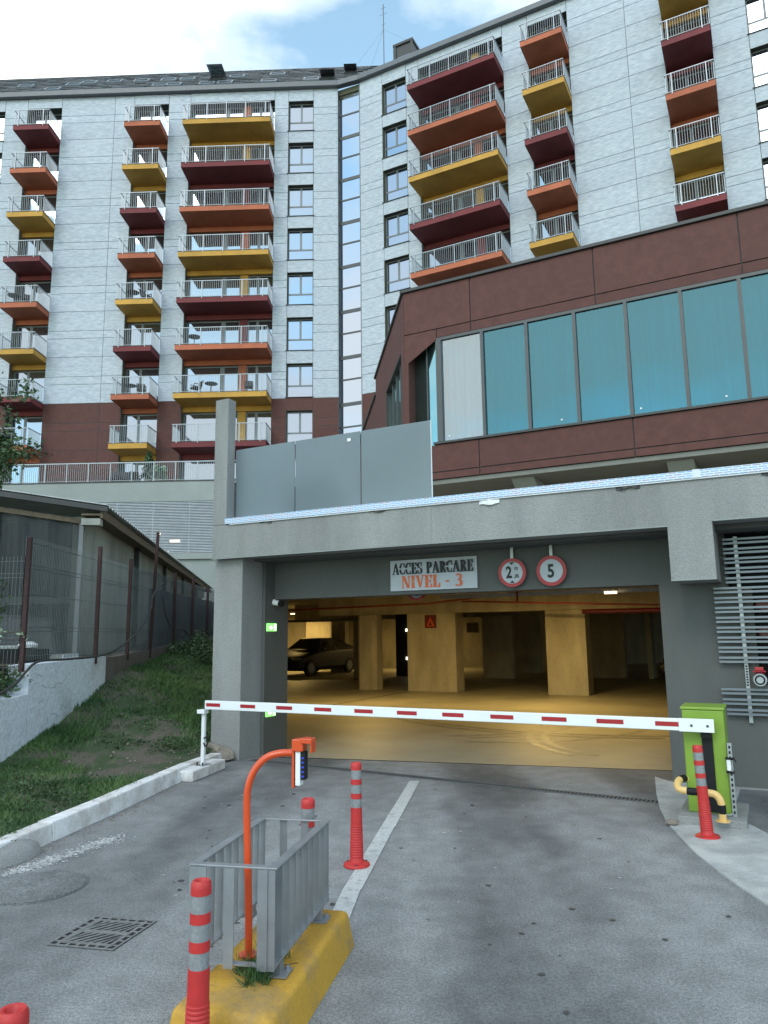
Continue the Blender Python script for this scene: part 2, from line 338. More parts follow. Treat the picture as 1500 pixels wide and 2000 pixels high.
tm = MB()
for cx, cy, r0_, a0, a1 in ((-5.2, 12.6, 1.6, -70, 60), (-5.2, 12.6, 1.85, -60, 70), (-4.6, 13.2, 2.6, -80, 20), (-1.0, 12.0, 2.2, 120, 240), (-1.0, 12.0, 2.42, 130, 235), (-3.2, 16.5, 4.5, 200, 300), (-3.2, 16.5, 4.75, 205, 290)):
    for k in range(24):
        g0, g1 = R(a0 + (a1 - a0) * k / 24), R(a0 + (a1 - a0) * (k + 1) / 24); ra, rb_ = r0_, r0_ + .12
        tm.quad(*[FR(cx + q * math.cos(g), cy + q * math.sin(g), .005 + r0_ * .0006) for q, g in ((ra, g0), (rb_, g0), (rb_, g1), (ra, g1))])
tm.build('tyre_marks', mat('tyre_scuff', (.235, .215, .165), .42, var=.35, scale=6), kind='stuff', orient=False)
od = MB()
for k in range(60):
    x, y = (random.gauss(1.0, .5), random.uniform(3.2, 8)) if k % 2 else (random.gauss(-1.2, .4), random.uniform(4, 8)); r = random.uniform(.006, .022)
    od.quad(*[(x + r * random.uniform(.7, 1.1) * math.cos(a), y + r * random.uniform(.7, 1.1) * math.sin(a), .0043) for a in np.linspace(0, 2 * math.pi, 9)[:-1]])
od.build('oil_drips', mat('oil_stain', (.045, .047, .05), .5), kind='stuff', orient=False)
gr = MB()
for k in range(420):
    y = random.uniform(4, 9.4); x = kerbpt_(y) + .03 + abs(random.gauss(0, .07)); r = random.uniform(.003, .011)
    gr.prism([(x + r * math.cos(a), y + r * math.sin(a), .001) for a in (0, 1.6, 3.1, 4.6)], [(x + r * .5 * math.cos(a), y + r * .5 * math.sin(a), r) for a in (0, 1.6, 3.1, 4.6)])
gr.build('kerbside_grit', M_stone, kind='stuff')
# drain channel in front of the garage
M_irond = mat('dull_drain_iron', (.10, .105, .11), .75, var=.2, scale=20)
dr = thing('drain_channel', FR(-3.3, 7.8, 0), 'long narrow slotted drain grating crossing the ramp before the garage', 'drain', rz=-AR - .077)
c0 = Vector(FR(-6.1, 8.02, .003)); c1 = Vector(FR(-.62, 7.59, .003)); dv = (c1 - c0).normalized(); nv = Vector((-dv.y, dv.x, 0)); LN = (c1 - c0).length
FD = lambda u, n, z: (c0.x + dv.x * u + nv.x * n, c0.y + dv.y * u + nv.y * n, z)
b = MB(); b.quad(FD(0, -.05, .0025), FD(LN, -.05, .0025), FD(LN, .05, .0025), FD(0, .05, .0025)); b.build('channel_bed', M_dark, dr, orient=False)
b = MB(); b.box(FD, 0, LN, -.060, -.05, .001, .008); b.build('edge_rail', M_irond, dr); bx('edge_rail', FD, (0, LN, .05, .060, .001, .008), M_irond, dr)
bar = MB().box(FD, 0, .017, -.05, .05, .003, .008).build('bar', M_irond, dr)
nb = int(LN / .0385)
extra = MB()
for k in range(1, nb):
    if k < 142: dcopy(bar, dx=0, dy=0).location = bar.location + (Matrix.Rotation(AR + .077, 3, 'Z') @ (dv * .0385 * k))
# kerb
kb = bpy.data.objects.new('kerb', None); COL.objects.link(kb); kb['kind'] = 'structure'; kb.location = (-2.6, 6, 0)
KP = [(-3.62, 1.9), (-3.38, 3.1), (-3.09, 4.3), (-2.83, 5.25), (-2.66, 6.2), (-2.49, 7.15), (-2.36, 8.1), (-2.24, 8.9), (-2.06, 9.62)]
def kerbpt(y):
    for (x0, y0), (x1, y1) in zip(KP, KP[1:]):
        if y <= y1: return x0 + (x1 - x0) * (y - y0) / (y1 - y0)
    return KP[-1][0]
for (x0, y0), (x1, y1) in zip(KP, KP[1:]):
    d = Vector((x1 - x0, y1 - y0, 0)).normalized(); nn = Vector((-d.y, d.x, 0)); a = Vector((x0, y0, 0)) + d * .004; e = Vector((x1, y1, 0)) - d * .004
    h = .145 + random.uniform(-.006, .006); wd_ = .17
    q = [a, e, e + nn * wd_, a + nn * wd_]; t = [a + nn * .02, e + nn * .02, e + nn * (wd_ - .01), a + nn * (wd_ - .01)]
    MB().prism([(p.x, p.y, -.02) for p in q], [(p.x, p.y, h) for p in t]).build('kerb_block', M_kerb, kb, bevel=.012)
# concrete hump leaning on the kerb
hb = MB(); hb.lathe([(.34, 0), (.31, .05), (.24, .085), (.12, .11), (.02, .118)], axis=lambda x, y, h: (-2.80 + x * .55 + y * .17, 5.72 + y * .9, h * 1.05 + .002), seg=18)
tag(hb.build('concrete_hump', M_conc, smooth=True), 'low rounded lump of grey concrete against the kerb at lower left', 'concrete lump')

# ================================================================== GRASS BANK
def wz(y): return float(np.interp(y, [3, 7, 8.4, 9.9, 10.7, 11.9, 14.5, 20, 30], [.10, .12, .20, .39, .68, .90, 1.18, 1.55, 1.7]))
WX = lambda y: -4.31 - .03 * (y - 8.5)
def bank(x, y):
    kx = kerbpt(y) - .12 if y < 9.6 else -2.2
    t = min(max((kx - x) / max(kx - WX(y), .1), 0), 1.6)
    base = .115 + max(0, y - 9.8) * .105
    z = base + (wz(y) - base) * (t if t < 1 else 1)
    z += .035 * math.sin(x * 3.1 + y * 1.7) * min(t * 3, 1) + .03 * math.sin(y * 2.3 - x) * min(t * 3, 1) + .02 * math.sin(x * 9 + 1) * math.sin(y * 7) * min(t * 3, 1)
    return z
b = MB(); ny, nx_ = 90, 26; ys = np.linspace(3.2, 24, ny)
grid = []
for y in ys:
    row = []
    kx = kerbpt(y) - .12 if y < 9.6 else (-2.3 if y < 10.4 else -2.38 - .177 * (y - 10.4))
    for i in range(nx_):
        x = kx + (-(9.5) - kx) * (i / (nx_ - 1)) ** 1.7; row.append((x, y, bank(x, y)))
    grid.append(row)
b.v = [p for r_ in grid for p in r_]
b.f = [(j * nx_ + i, j * nx_ + i + 1, (j + 1) * nx_ + i + 1, (j + 1) * nx_ + i) for j in range(ny - 1) for i in range(nx_ - 1)]; b.mi = [0] * len(b.f)
b.build('bank', M_soil, kind='structure', smooth=True)
# blades
NB = 120000
Y = rng.uniform(4.6, 10, NB); far = rng.random(NB) < .30; Y[far] = rng.uniform(9.5, 19, far.sum())
KX = np.interp(Y, [p[1] for p in KP], [p[0] for p in KP]) - .14; KX = np.where(Y > 9.6, -2.4 - .177 * np.maximum(Y - 10.4, 0), KX); W_ = -4.31 - .03 * (Y - 8.5)
T = rng.random(NB); X = KX + (np.where(Y < 8.4, -7.0, W_) - KX) * T
den = np.sin(X * 2.1 + Y * 1.1 + .6) + np.sin(X * 4.7 - Y * 3.1 + 1) * .8 + np.sin(Y * 1.9 - .4) * .7 + rng.normal(0, .75, NB)
t_ = np.clip((KX - X) / 1.9, 0, 1); mid = np.exp(-((Y - 9.0) / 1.1) ** 2) * 1.6 * (T < .7) - 1.1 * np.exp(-((Y - 6) / 1.4) ** 2) - 1.0 * (Y > 10.6)
keep = den - mid > .1; X, Y = X[keep], Y[keep]; NB = len(X)
Z = np.array([bank(x, y) for x, y in zip(X, Y)])
hh = rng.uniform(.025, .075, NB) * (1 + .5 * np.sin(X * 3 + Y * 2)); ww = rng.uniform(.003, .007, NB) * (1 + (Y > 9) * .8)
an = rng.uniform(0, 2 * np.pi, NB); le = rng.normal(0, .6, (NB, 2)) * hh[:, None]
V = np.zeros((NB, 3, 3)); V[:, 0] = np.c_[X - ww * np.cos(an), Y - ww * np.sin(an), Z - .005]; V[:, 1] = np.c_[X + ww * np.cos(an), Y + ww * np.sin(an), Z - .005]; V[:, 2] = np.c_[X + le[:, 0], Y + le[:, 1], Z + hh]
def tri_mesh(name, V, m, kind, parent=None, per=3):
    me = bpy.data.meshes.new(name); n = len(V)
    me.vertices.add(n * per); me.vertices.foreach_set('co', V.reshape(-1)); me.loops.add(n * per); me.loops.foreach_set('vertex_index', np.arange(n * per))
    me.polygons.add(n); me.polygons.foreach_set('loop_start', np.arange(0, n * per, per)); me.polygons.foreach_set('loop_total', np.full(n, per)); me.update(calc_edges=True)
    me.materials.append(m); o = bpy.data.objects.new(name, me); COL.objects.link(o)
    if kind: o['kind'] = kind
    if parent: o.parent = parent
    return o
tri_mesh('grass', V, M_grass, 'stuff')
# broad weeds
def leaves(cent, n, rad, size, flat=.6):
    c = np.asarray(cent)[rng.integers(0, len(cent), n)] + rng.normal(0, 1, (n, 3)) * np.asarray(rad)
    a = rng.normal(0, 1, (n, 3)); a[:, 2] *= flat; a /= np.linalg.norm(a, axis=1)[:, None]; bb = np.cross(a, rng.normal(0, 1, (n, 3))); bb /= np.linalg.norm(bb, axis=1)[:, None]
    s = size * rng.uniform(.6, 1.3, n)[:, None]
    return np.stack([c - a * s, c + bb * s * .5, c + a * s, c - bb * s * .5], 1)
wc = []
for k in range(260):
    y = random.choice((random.uniform(5, 8), random.uniform(9.5, 14))); x = kerbpt(min(y, 9.5)) - .15 - random.random() ** 1.0 * 1.5
    if x < WX(y) + .08 and y > 8.3: x = WX(y) + .15
    wc.append((x, y, bank(x, y) + .015))
tri_mesh('weeds', leaves(wc, 9000, (.06, .06, .015), .018), MATS['leaf_green'], 'stuff', per=4)
cc = []
for k in range(90):
    y = random.uniform(6.5, 11); x = kerbpt(min(y, 9.5)) - .2 - random.random() * 1.4
    cc.append((max(x, WX(y) + .1), y))
lt = MB()
for x, y in cc:
    r = random.uniform(.006, .02); z = bank(x, y) + .01
    lt.prism([(x + r * random.uniform(.7, 1.3) * math.cos(a), y + r * random.uniform(.7, 1.3) * math.sin(a), z) for a in (0, 1.2, 2.5, 3.8, 5)], [(x + r * .6 * math.cos(a), y + r * .6 * math.sin(a), z + r) for a in (0, 1.2, 2.5, 3.8, 5)])
lt.build('pebbles', M_stone, kind='stuff')

# ================================================================== GARAGE ENTRANCE
ga = thing('garage_building', FR(-3.5, 8.6, 0), 'grey rendered concrete car park entrance with wide opening and square corner pillar', 'garage')
bx('pillar', FR, (-6.74, -6.26, 7.96, 8.95, -.1, 2.64), M_conc, ga, bevel=.01)
bx('beam', FR, (-6.70, -3.42, 7.85, 8.2, 2.63, 3.085), M_conc, ga, bevel=.008)
q_ = [(-3.42, 2.63), (-.835, 2.63), (-.835, 2.085), (-.42, 2.085), (-.42, 2.655), (7, 2.655), (7, 3.085), (-3.42, 3.085)]
MB().prism([FR(u, 7.852, z) for u, z in q_], [FR(u, 8.2, z) for u, z in q_]).build('beam', M_conc, ga)
bx('beam_drop', FR, (-.835, -.42, 8.201, 8.62, 2.085, 2.66), M_conc, ga)
bx('upper_pillar', FR, (-6.70, -6.47, 7.85, 8.02, 3.087, 4.88), M_conc, ga, bevel=.01)
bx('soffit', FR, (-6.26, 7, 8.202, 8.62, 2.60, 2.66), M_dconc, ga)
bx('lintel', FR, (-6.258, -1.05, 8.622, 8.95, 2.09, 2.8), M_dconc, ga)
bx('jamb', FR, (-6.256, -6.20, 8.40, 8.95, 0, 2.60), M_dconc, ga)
# right wall with the louvred opening
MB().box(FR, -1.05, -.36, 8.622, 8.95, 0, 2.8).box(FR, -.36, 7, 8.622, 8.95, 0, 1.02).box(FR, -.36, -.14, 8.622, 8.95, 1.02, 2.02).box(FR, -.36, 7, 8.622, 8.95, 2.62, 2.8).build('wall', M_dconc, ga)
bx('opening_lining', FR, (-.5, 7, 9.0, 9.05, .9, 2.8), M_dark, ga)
# rendered drip edge along the bottom of the beam
for u0, u1, z in ((-6.70, -.835, 2.62), (-.835, -.42, 2.075), (-.42, 7, 2.645)):
    bx('drip_edge', FR, (u0, u1, 7.842, 7.862, z, z + .012), M_pod, ga)
# roof slab, left flank, back and right walls, ceiling
lf0, lf1 = Vector((-2.0, 10.0, 0)), Vector((-6.6, 36, 0)); ff = lf0.xy
pA = FR(-6.258, 8.96, 0); pB = FR(7, 8.96, 0)
poly = [pA[:2], pB[:2], (22, 36), (-6.6, 36), (-2.3, 10.4)]
MB().prism([(x, y, 2.81) for x, y in poly], [(x, y, 3.06) for x, y in poly]).build('roof_slab', M_int, ga)
MB().prism([(-2.1, 10.62, -.1), (-1.6, 10.86, -.1), (-6.3, 36, -.1), (-6.6, 36, -.1)], [(-2.1, 10.62, 2.8), (-1.6, 10.86, 2.8), (-6.3, 36, 2.8), (-6.6, 36, 2.8)]).build('side_wall', M_int, ga)
bx('back_wall', FW, (-7, 22, 36, 36.3, -.1, 3.0), M_int, ga)
bx('side_wall', FR, (4, 4.3, 8.96, 38, -.1, 2.8), M_int, ga)
# interior beams and columns
bx('ceiling_beam', FR, (-12, 4, 18.92, 19.5, 2.13, 2.809), M_int, ga)
bx('ceiling_beam', FR, (-8.9, 4, 12.4, 12.9, 2.42, 2.809), M_int, ga)
bx('ceiling_beam', FR, (-17.8, 4, 26.2, 26.7, 2.15, 2.809), M_int, ga)
bx('ceiling_beam', FR, (-.9, -.5, 9.0, 18.9, 2.36, 2.808), M_int, ga)
def column(u0, u1, n0, n1, top=2.128, ch=.0):
    if ch:
        q = [(u0 + ch, n0), (u1 - ch, n0), (u1, n0 + ch), (u1, n1 - ch), (u1 - ch, n1), (u0 + ch, n1), (u0, n1 - ch), (u0, n0 + ch)]
        m = MB().prism([FR(a, c, 0) for a, c in q], [FR(a, c, top) for a, c in q])
    else: m = MB().box(FR, u0, u1, n0, n1, 0, top)
    return m.build('column', M_int, ga, bevel=.012)
column(-10.72, -10.10, 18.95, 19.5, ch=.10)
column(-9.08, -7.62, 18.95, 19.52); column(-5.14, -4.12, 18.95, 19.55)
column(-16.55, -15.85, 26.9, 27.5, 2.149, ch=.15); column(-5.55, -4.42, 26.2, 26.6, 2.149); column(-9.05, -7.95, 25, 25.3); column(-3.72, -3.55, 26.25, 26.9, 2.149)
column(-13.25, -12.7, 23.2, 24.0, 2.8)
bx('partition_wall', FR, (-19.2, -17.2, 29.2, 29.4, 0, 2.8), M_int, ga)
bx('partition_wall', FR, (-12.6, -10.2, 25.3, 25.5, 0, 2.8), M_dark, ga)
bx('partition_wall', FR, (-9.9, -7.9, 28.3, 28.5, 0, 2.8), M_int, ga)
bx('expansion_joint', FR, (-9.0, -8.97, 12, 18.9, .004, .007), M_dark, ga)
# ceiling lamps
def lamp(u, n, z, power, hw=.30, lab=''):
    t = thing('ceiling_lamp', FR(u, n, z), lab, 'lamp', rz=-AR)
    bx('housing', FR, (u - hw - .02, u + hw + .02, n - .05, n + .05, z + .03, z + .06), M_white, t)
    bx('tube', FR, (u - hw, u + hw, n - .02, n + .02, z - .01, z + .025), mat('warm_tube', (1, .78, .42), emit=4), t)
    bx('hanger', FR, (u - .01, u + .01, n - .01, n + .01, z + .06, 2.8), M_galv, t)
    l = bpy.data.lights.new('lamp_light', 'AREA'); l.shape = 'RECTANGLE'; l.size = .7; l.size_y = .12; l.energy = power * 1.35; l.color = (1, .68, .22)
    o = bpy.data.objects.new('lamp_light', l); COL.objects.link(o); o.parent = t; o.location = (0, 0, -.03)
lamp(-2.35, 12.9, 2.22, 30, .10, lab='lit tube lamp beside the red pipes inside the garage at right')
lamp(-4.5, 15.9, 2.55, 66, lab='tube lamp behind the garage lintel above the lit floor')
lamp(-8.3, 15.2, 2.45, 48, lab='tube lamp on the garage ceiling near the left columns')
lamp(-18.8, 27.8, 2.5, 60, lab='tube lamp lighting the round column behind the parked car')
lamp(-13.6, 30, 2.4, 50, lab='tube lamp far at the back of the garage behind the car')
# pipes, tray
def pipe(pts, r, lab, m=M_pipe):
    return tag(MB().tube([FR(*p) for p in pts], r, 8).build('ceiling_pipe', m, smooth=True), lab, 'pipe')
pipe([(-11.9, 17.2, 2.26), (-7.6, 17.1, 2.32), (-5.2, 16.9, 2.50), (-4.9, 16.6, 2.54)], .025, 'thin red sprinkler pipe rising along the garage ceiling at left')
pipe([(-6.8, 17.4, 2.36), (-1.3, 17.4, 2.10)], .022, 'thin red sprinkler pipe under the cable tray at right')
pipe([(-4.1, 18.6, 2.06), (-1.1, 18.6, 2.06)], .06, 'thick dark red water main right of the wide column')
pipe([(-17.4, 21.6, 2.06), (-12, 22.4, 2.05)], .04, 'pale insulated pipe above the parked car', M_galv)
pipe([(-3.95, 12.8, 2.42), (-3.95, 12.8, 2.12)], .022, 'short red pipe end hanging from the garage ceiling')
ct = thing('cable_tray', FR(-3.4, 13.2, 2.3), 'perforated metal cable tray crossing the garage ceiling at right', 'cable tray')
MB().box(FR, -5.6, -1.2, 13.18, 13.19, 2.24, 2.30).box(FR, -5.6, -1.2, 13.4, 13.41, 2.24, 2.30).build('side_rail', M_galv, ct)
rb = MB()
for k in range(60): rb.box(FR, -5.6 + k * .0735, -5.57 + k * .0735, 13.19, 13.4, 2.24, 2.25)
rb.build('tray_rungs', M_galv, ct, kind='stuff')

# coping in printed protective film
def filmmat():
    m = bpy.data.materials.new('printed_film'); m.use_nodes = True; nt = m.node_tree; N = nt.nodes; L = nt.links; b = N['Principled BSDF']
    tcn = N.new('ShaderNodeTexCoord'); mp = N.new('ShaderNodeMapping'); mp.inputs['Rotation'].default_value = (R(90), 0, 0); L.new(tcn.outputs['Object'], mp.inputs[0])
    sp_ = N.new('ShaderNodeSeparateXYZ'); L.new(tcn.outputs['Object'], sp_.inputs[0]); cb = N.new('ShaderNodeCombineXYZ'); L.new(sp_.outputs[0], cb.inputs[0]); L.new(sp_.outputs[2], cb.inputs[1])
    br = N.new('ShaderNodeTexBrick'); L.new(cb.outputs[0], br.inputs[0])
    br.inputs['Color1'].default_value = (.20, .36, .62, 1); br.inputs['Color2'].default_value = (.42, .20, .26, 1); br.inputs['Mortar'].default_value = (.56, .66, .76, 1)
    br.inputs['Scale'].default_value = 1; br.inputs['Mortar Size'].default_value = .006; br.inputs['Brick Width'].default_value = .085; br.inputs['Row Height'].default_value = .022; br.offset = .4; br.inputs['Bias'].default_value = -.25
    L.new(br.outputs[0], b.inputs['Base Color']); b.inputs['Roughness'].default_value = .35
    return m
M_film = filmmat(); M_filmp = mat('plain_film', (.62, .66, .70), .35)
cp = thing('parapet_coping', FR(-3, 8.0, 3.08), 'white metal coping in blue and red printed protective film along the parapet', 'coping', rz=-AR)
bx('coping_strip', FR, (-6.468, -.56, 7.82, 8.24, 3.09, 3.165), M_film, cp)
bx('coping_strip', FR, (-.49, 7, 7.82, 8.24, 3.09, 3.168), M_film, cp)
bx('joint_cover', FR, (-.56, -.49, 7.815, 8.245, 3.088, 3.172), M_filmp, cp)
bx('coping_lip', FR, (-6.395, 7, 7.828, 7.845, 3.075, 3.0895), M_filmp, cp)
for u0, u1, z0, z1, dk in ((-2.82, -2.58, 3.02, 3.075, 0), (-1.31, -1.07, 3.045, 3.075, 1), (-4.25, -3.98, 3.06, 3.078, 1), (-5.9, -5.7, 3.062, 3.078, 1), (.05, .3, 3.045, 3.075, 1)):
    m = MB(); k = 6
    for i in range(k):
        a, c = u0 + (u1 - u0) * i / k, u0 + (u1 - u0) * (i + 1) / k; e = lambda t: 7.842 - .02 * math.sin(3.14 * (t - u0) / (u1 - u0)) - .006 * math.sin(t * 60)
        zb = lambda t: z0 + .010 * math.sin(t * 31)
        m.prism([FR(a, e(a), zb(a)), FR(c, e(c), zb(c)), FR(c, 7.85, zb(c)), FR(a, 7.85, zb(a))], [FR(a, e(a) + .01, z1), FR(c, e(c) + .01, z1), FR(c, 7.85, z1), FR(a, 7.85, z1)])
    nm = {-2.82: 'torn white flap of film hanging under the coping above the access sign', -1.31: 'dark curled strip of film under the coping near the right beam drop', -4.25: 'thin dark strip of film under the coping below the glass screen', -5.9: 'short dark strip of film under the coping beside the upper pillar', .05: 'dark curled strip of film under the coping at the right edge'}[u0]
    tag(m.build('film_scrap', M_hose if dk else M_filmp), nm, 'film scrap')

# frosted glass screen on the parapet
gs = thing('glass_screen', FR(-5, 8.04, 3.17), 'tall frosted glass wind screen of three panels standing on the parapet', 'glass screen', rz=-AR)
US = [-6.465, -5.46, -4.455, -3.47]
for i in range(3): bx('glass_panel', FR, (US[i] + .008, US[i + 1] - .008, 8.02, 8.035, 3.167, 4.165), M_fglass, gs, bevel=.003)
bx('clamp_bar', FR, (-6.465, -6.445, 8.01, 8.05, 3.167, 3.7), M_frame, gs)
MB().box(FR, US[3] - .008, US[3] - .003, 8.018, 8.037, 3.167, 4.167).build('edge_strip', M_white, gs)
bx('sticker', FR, (-4.65, -4.60, 8.016, 8.019, 4.05, 4.09), M_white, gs)

tag(MB().lathe([(.30, 0), (.36, .12), (.34, .45), (.22, .62), (.1, .68)], axis=lambda x, y, h: FR(-5.45 + x * 1.3, 8.5 + y * .6, 3.062 + h), seg=14).build('dark_bundle', M_black, smooth=True), 'dark rounded bundle blurred behind the lower left of the frosted glass', 'bundle')
# stencilled access sign
def ring(cx, cy, rx, ry, ix, iy, a0, a1, n=12, ox=0):
    P = []
    for k in range(n):
        g0, g1 = R(a0 + (a1 - a0) * k / n), R(a0 + (a1 - a0) * (k + 1) / n)
        P.append([(cx + rx * math.cos(g0), cy + ry * math.sin(g0)), (cx + rx * math.cos(g1), cy + ry * math.sin(g1)), (cx + ox + ix * math.cos(g1), cy + iy * math.sin(g1)), (cx + ox + ix * math.cos(g0), cy + iy * math.sin(g0))])
    return P
def rc(a, c, d, e): return [(a, c), (d, c), (d, e), (a, e)]
GL = {
 'A': (.62, [[(.03, .0), (.10, .0), (.34, .97), (.27, 1)], [(.27, 1), (.38, 1), (.62, 0), (.43, 0), (.29, .75)], rc(.15, .28, .42, .34), rc(-.02, 0, .18, .05), rc(.38, 0, .66, .05)]),
 'C': (.54, ring(.29, .5, .29, .51, .12, .43, 60, 172) + ring(.29, .5, .29, .51, .12, .43, 188, 300) + [rc(.46, .62, .51, 1), rc(.46, .0, .51, .3)]),
 'E': (.54, [rc(.07, 0, .25, 1), rc(.0, .94, .07, 1), rc(0, 0, .07, .06), rc(.28, .94, .52, 1), rc(.28, 0, .54, .06), rc(.28, .47, .42, .53), rc(.39, .36, .43, .64), [(.46, .72), (.52, .72), (.52, .94), (.40, .94)], [(.40, .06), (.54, .06), (.54, .3), (.48, .3)]]),
 'S': (.48, ring(.24, .74, .23, .27, .10, .2, 60, 255) + ring(.24, .26, .23, .27, .10, .2, -120, 75) + [rc(.36, .7, .41, 1), rc(.05, 0, .10, .3), [(.05, .66), (.2, .56), (.42, .3), (.3, .42)]]),
 'P': (.54, [rc(.07, 0, .25, 1), rc(0, .94, .07, 1), rc(0, 0, .3, .05)] + ring(.28, .73, .26, .27, .09, .21, -90, 90)),
 'R': (.60, [rc(.07, 0, .25, 1), rc(0, .94, .07, 1), rc(0, 0, .3, .05), [(.27, .47), (.42, .47), (.6, .03), (.42, .0)], rc(.42, 0, .62, .05)] + ring(.28, .73, .24, .27, .08, .21, -90, 90)),
 'N': (.64, [rc(.06, 0, .11, 1), rc(.51, 0, .56, 1), [(.04, 1), (.22, 1), (.56, .0), (.42, 0)], rc(0, 0, .18, .05), rc(.44, .95, .64, 1), rc(0, .95, .1, 1)]),
 'I': (.30, [rc(.06, 0, .24, .48), rc(.06, .52, .24, 1), rc(0, .95, .3, 1), rc(0, 0, .3, .05)]),
 'V': (.60, [[(.02, 1), (.21, 1), (.36, .1), (.30, 0)], [(.50, 1), (.56, 1), (.35, 0), (.30, 0)], rc(-.02, .95, .25, 1), rc(.42, .95, .62, 1)]),
 'L': (.52, [rc(.07, 0, .25, 1), rc(0, .95, .3, 1), rc(0, 0, .07, .05), rc(.28, 0, .52, .06), [(.38, .06), (.52, .06), (.52, .32), (.46, .32)]]),
 '-': (.36, [rc(.04, .38, .26, .50)]),
 '3': (.48, ring(.2, .75, .23, .25, .08, .18, -80, 150) + ring(.2, .27, .27, .28, .10, .21, -150, 80) + [rc(.12, .47, .24, .53)]),
 ' ': (.28, [])}
def stencil(name, text, u0, u1, z0, z1, n, m, parent):
    tot = sum(GL[c][0] + .05 for c in text) - .05; h = z1 - z0; sx = (u1 - u0) / tot; x = 0; k = 0
    for c in text:
        mb = MB()
        for poly_ in GL[c][1]:
            for off in (-.0035, .0035): mb.quad(*[FR(u0 + (x + px) * sx + off, n - k * .00006, z0 + pz * h) for px, pz in poly_]); k += 1
        if mb.f: mb.build('letter', m, parent, orient=False)
        x += GL[c][0] + .05
M_ltb = mat('black_stencil', (.012, .013, .015), .6); M_lto = mat('orange_stencil', (.62, .12, .035), .6, var=.25, scale=40)
M_board = mat('white_board', (.42, .45, .50), .6, var=.06, scale=5)
sg = thing('access_sign', FR(-3.75, 8.6, 2.15), 'white board sign reading ACCES PARCARE NIVEL - 3 on the garage lintel', 'sign', rz=-AR)
bx('board', FR, (-4.345, -3.15, 8.595, 8.62, 2.135, 2.53), M_board, sg, bevel=.003)
stencil('lettering', 'ACCES PARCARE', -4.31, -3.19, 2.345, 2.49, 8.5935, M_ltb, sg)
stencil('lettering', 'NIVEL - 3', -4.18, -3.34, 2.165, 2.325, 8.5935, M_lto, sg)
# round signs
def round_sign(u, n, z, r, lab, hang=True):
    t = thing('round_sign', FR(u, n, z - r), lab, 'sign', 'round road signs hung over the garage entrance' if hang else None, rz=-AR)
    ax = lambda x, y, h: FR(u + x, n + h, z + y)
    MB().lathe([(r, 0), (r, .012)], axis=ax, seg=40).build('plate', M_redp, t)
    MB().lathe([(r * .76, -.003), (r * .76, 0.001)], axis=ax, seg=40).build('face', M_board, t)
    if hang: bx('bracket', FR, (u - .018, u + .018, n + .013, n + .03, z + r * .8, 2.60), M_galv, t)
    return t
t = round_sign(-2.69, 8.55, 2.295, .172, 'round red bordered height limit sign reading 2 m ,05 with black arrowheads')
flat_text('lettering', '2', FR, -2.765, 8.543, 2.235, .135, M_ltb, t, sx=.78, bold=.03)
flat_text('lettering', 'm', FR, -2.66, 8.543, 2.325, .05, M_ltb, t, sx=.8, bold=.015)
flat_text('lettering', ',05', FR, -2.665, 8.543, 2.232, .042, M_ltb, t, sx=.85, bold=.02)
for zz, s in ((2.418, -1), (2.172, 1)):
    MB().quad(FR(-2.72, 8.5425, zz), FR(-2.66, 8.5425, zz), FR(-2.69, 8.5425, zz + s * .03)).build('arrowhead', M_ltb, t, orient=False)
t = round_sign(-2.215, 8.55, 2.295, .178, 'round red bordered speed limit sign reading 5, right of the height sign')
flat_text('lettering', '5', FR, -2.262, 8.543, 2.22, .15, M_ltb, t, sx=.80, bold=.03)
t = round_sign(-4.30, 9.3, 2.185, .15, 'round red bordered sign half hidden behind the lintel under the access board', hang=False)
flat_text('lettering', '2,1', FR, -4.38, 9.293, 2.12, .12, M_ltb, t, sx=.8, bold=.02)
bx('bracket', FR, (-4.315, -4.285, 9.313, 9.33, 2.3, 2.8), M_galv, t)
# red prohibition sign on the column, small white signs deeper in
t = thing('warning_plate', FR(-8.35, 18.9, 1.7), 'small dark red plate with a bright triangle on the wide left column', 'sign', rz=-AR)
bx('plate', FR, (-8.52, -8.18, 18.93, 18.948, 1.72, 2.08), M_pipe, t)
MB().quad(FR(-8.47, 18.927, 1.77), FR(-8.23, 18.927, 1.77), FR(-8.35, 18.927, 2.03)).build('triangle', M_orange, t, orient=False)
MB().quad(FR(-8.40, 18.924, 1.79), FR(-8.30, 18.924, 1.79), FR(-8.35, 18.924, 1.92)).build('symbol', M_ltb, t, orient=False)
for u, n, z, s, lab in ((-9.35, 24.9, 1.78, .22, 'small pale plate on the dark partition left of the thin column'), (-8.05 + .6, 28.2, 1.85, .2, 'small pale plate in the dark bay right of the thin column')):
    m_ = MB().box(FR, u - s, u + s, n - .02, n, z - .2, z + .15); tag(m_.build('notice_plate', mat('dim_plate', (.25, .2, .12))), lab, 'notice')
for z, nm in ((1.70, 'upper'), (.66, 'lower')):
    tag(bx('marker_light', FR, (-12.15, -12.05, 25.22, 25.29, z - .05, z + .05), mat('marker_white', (1, .95, .75), emit=3), bevel=.01), nm + ' small white marker light on the black wall between the left columns', 'light')
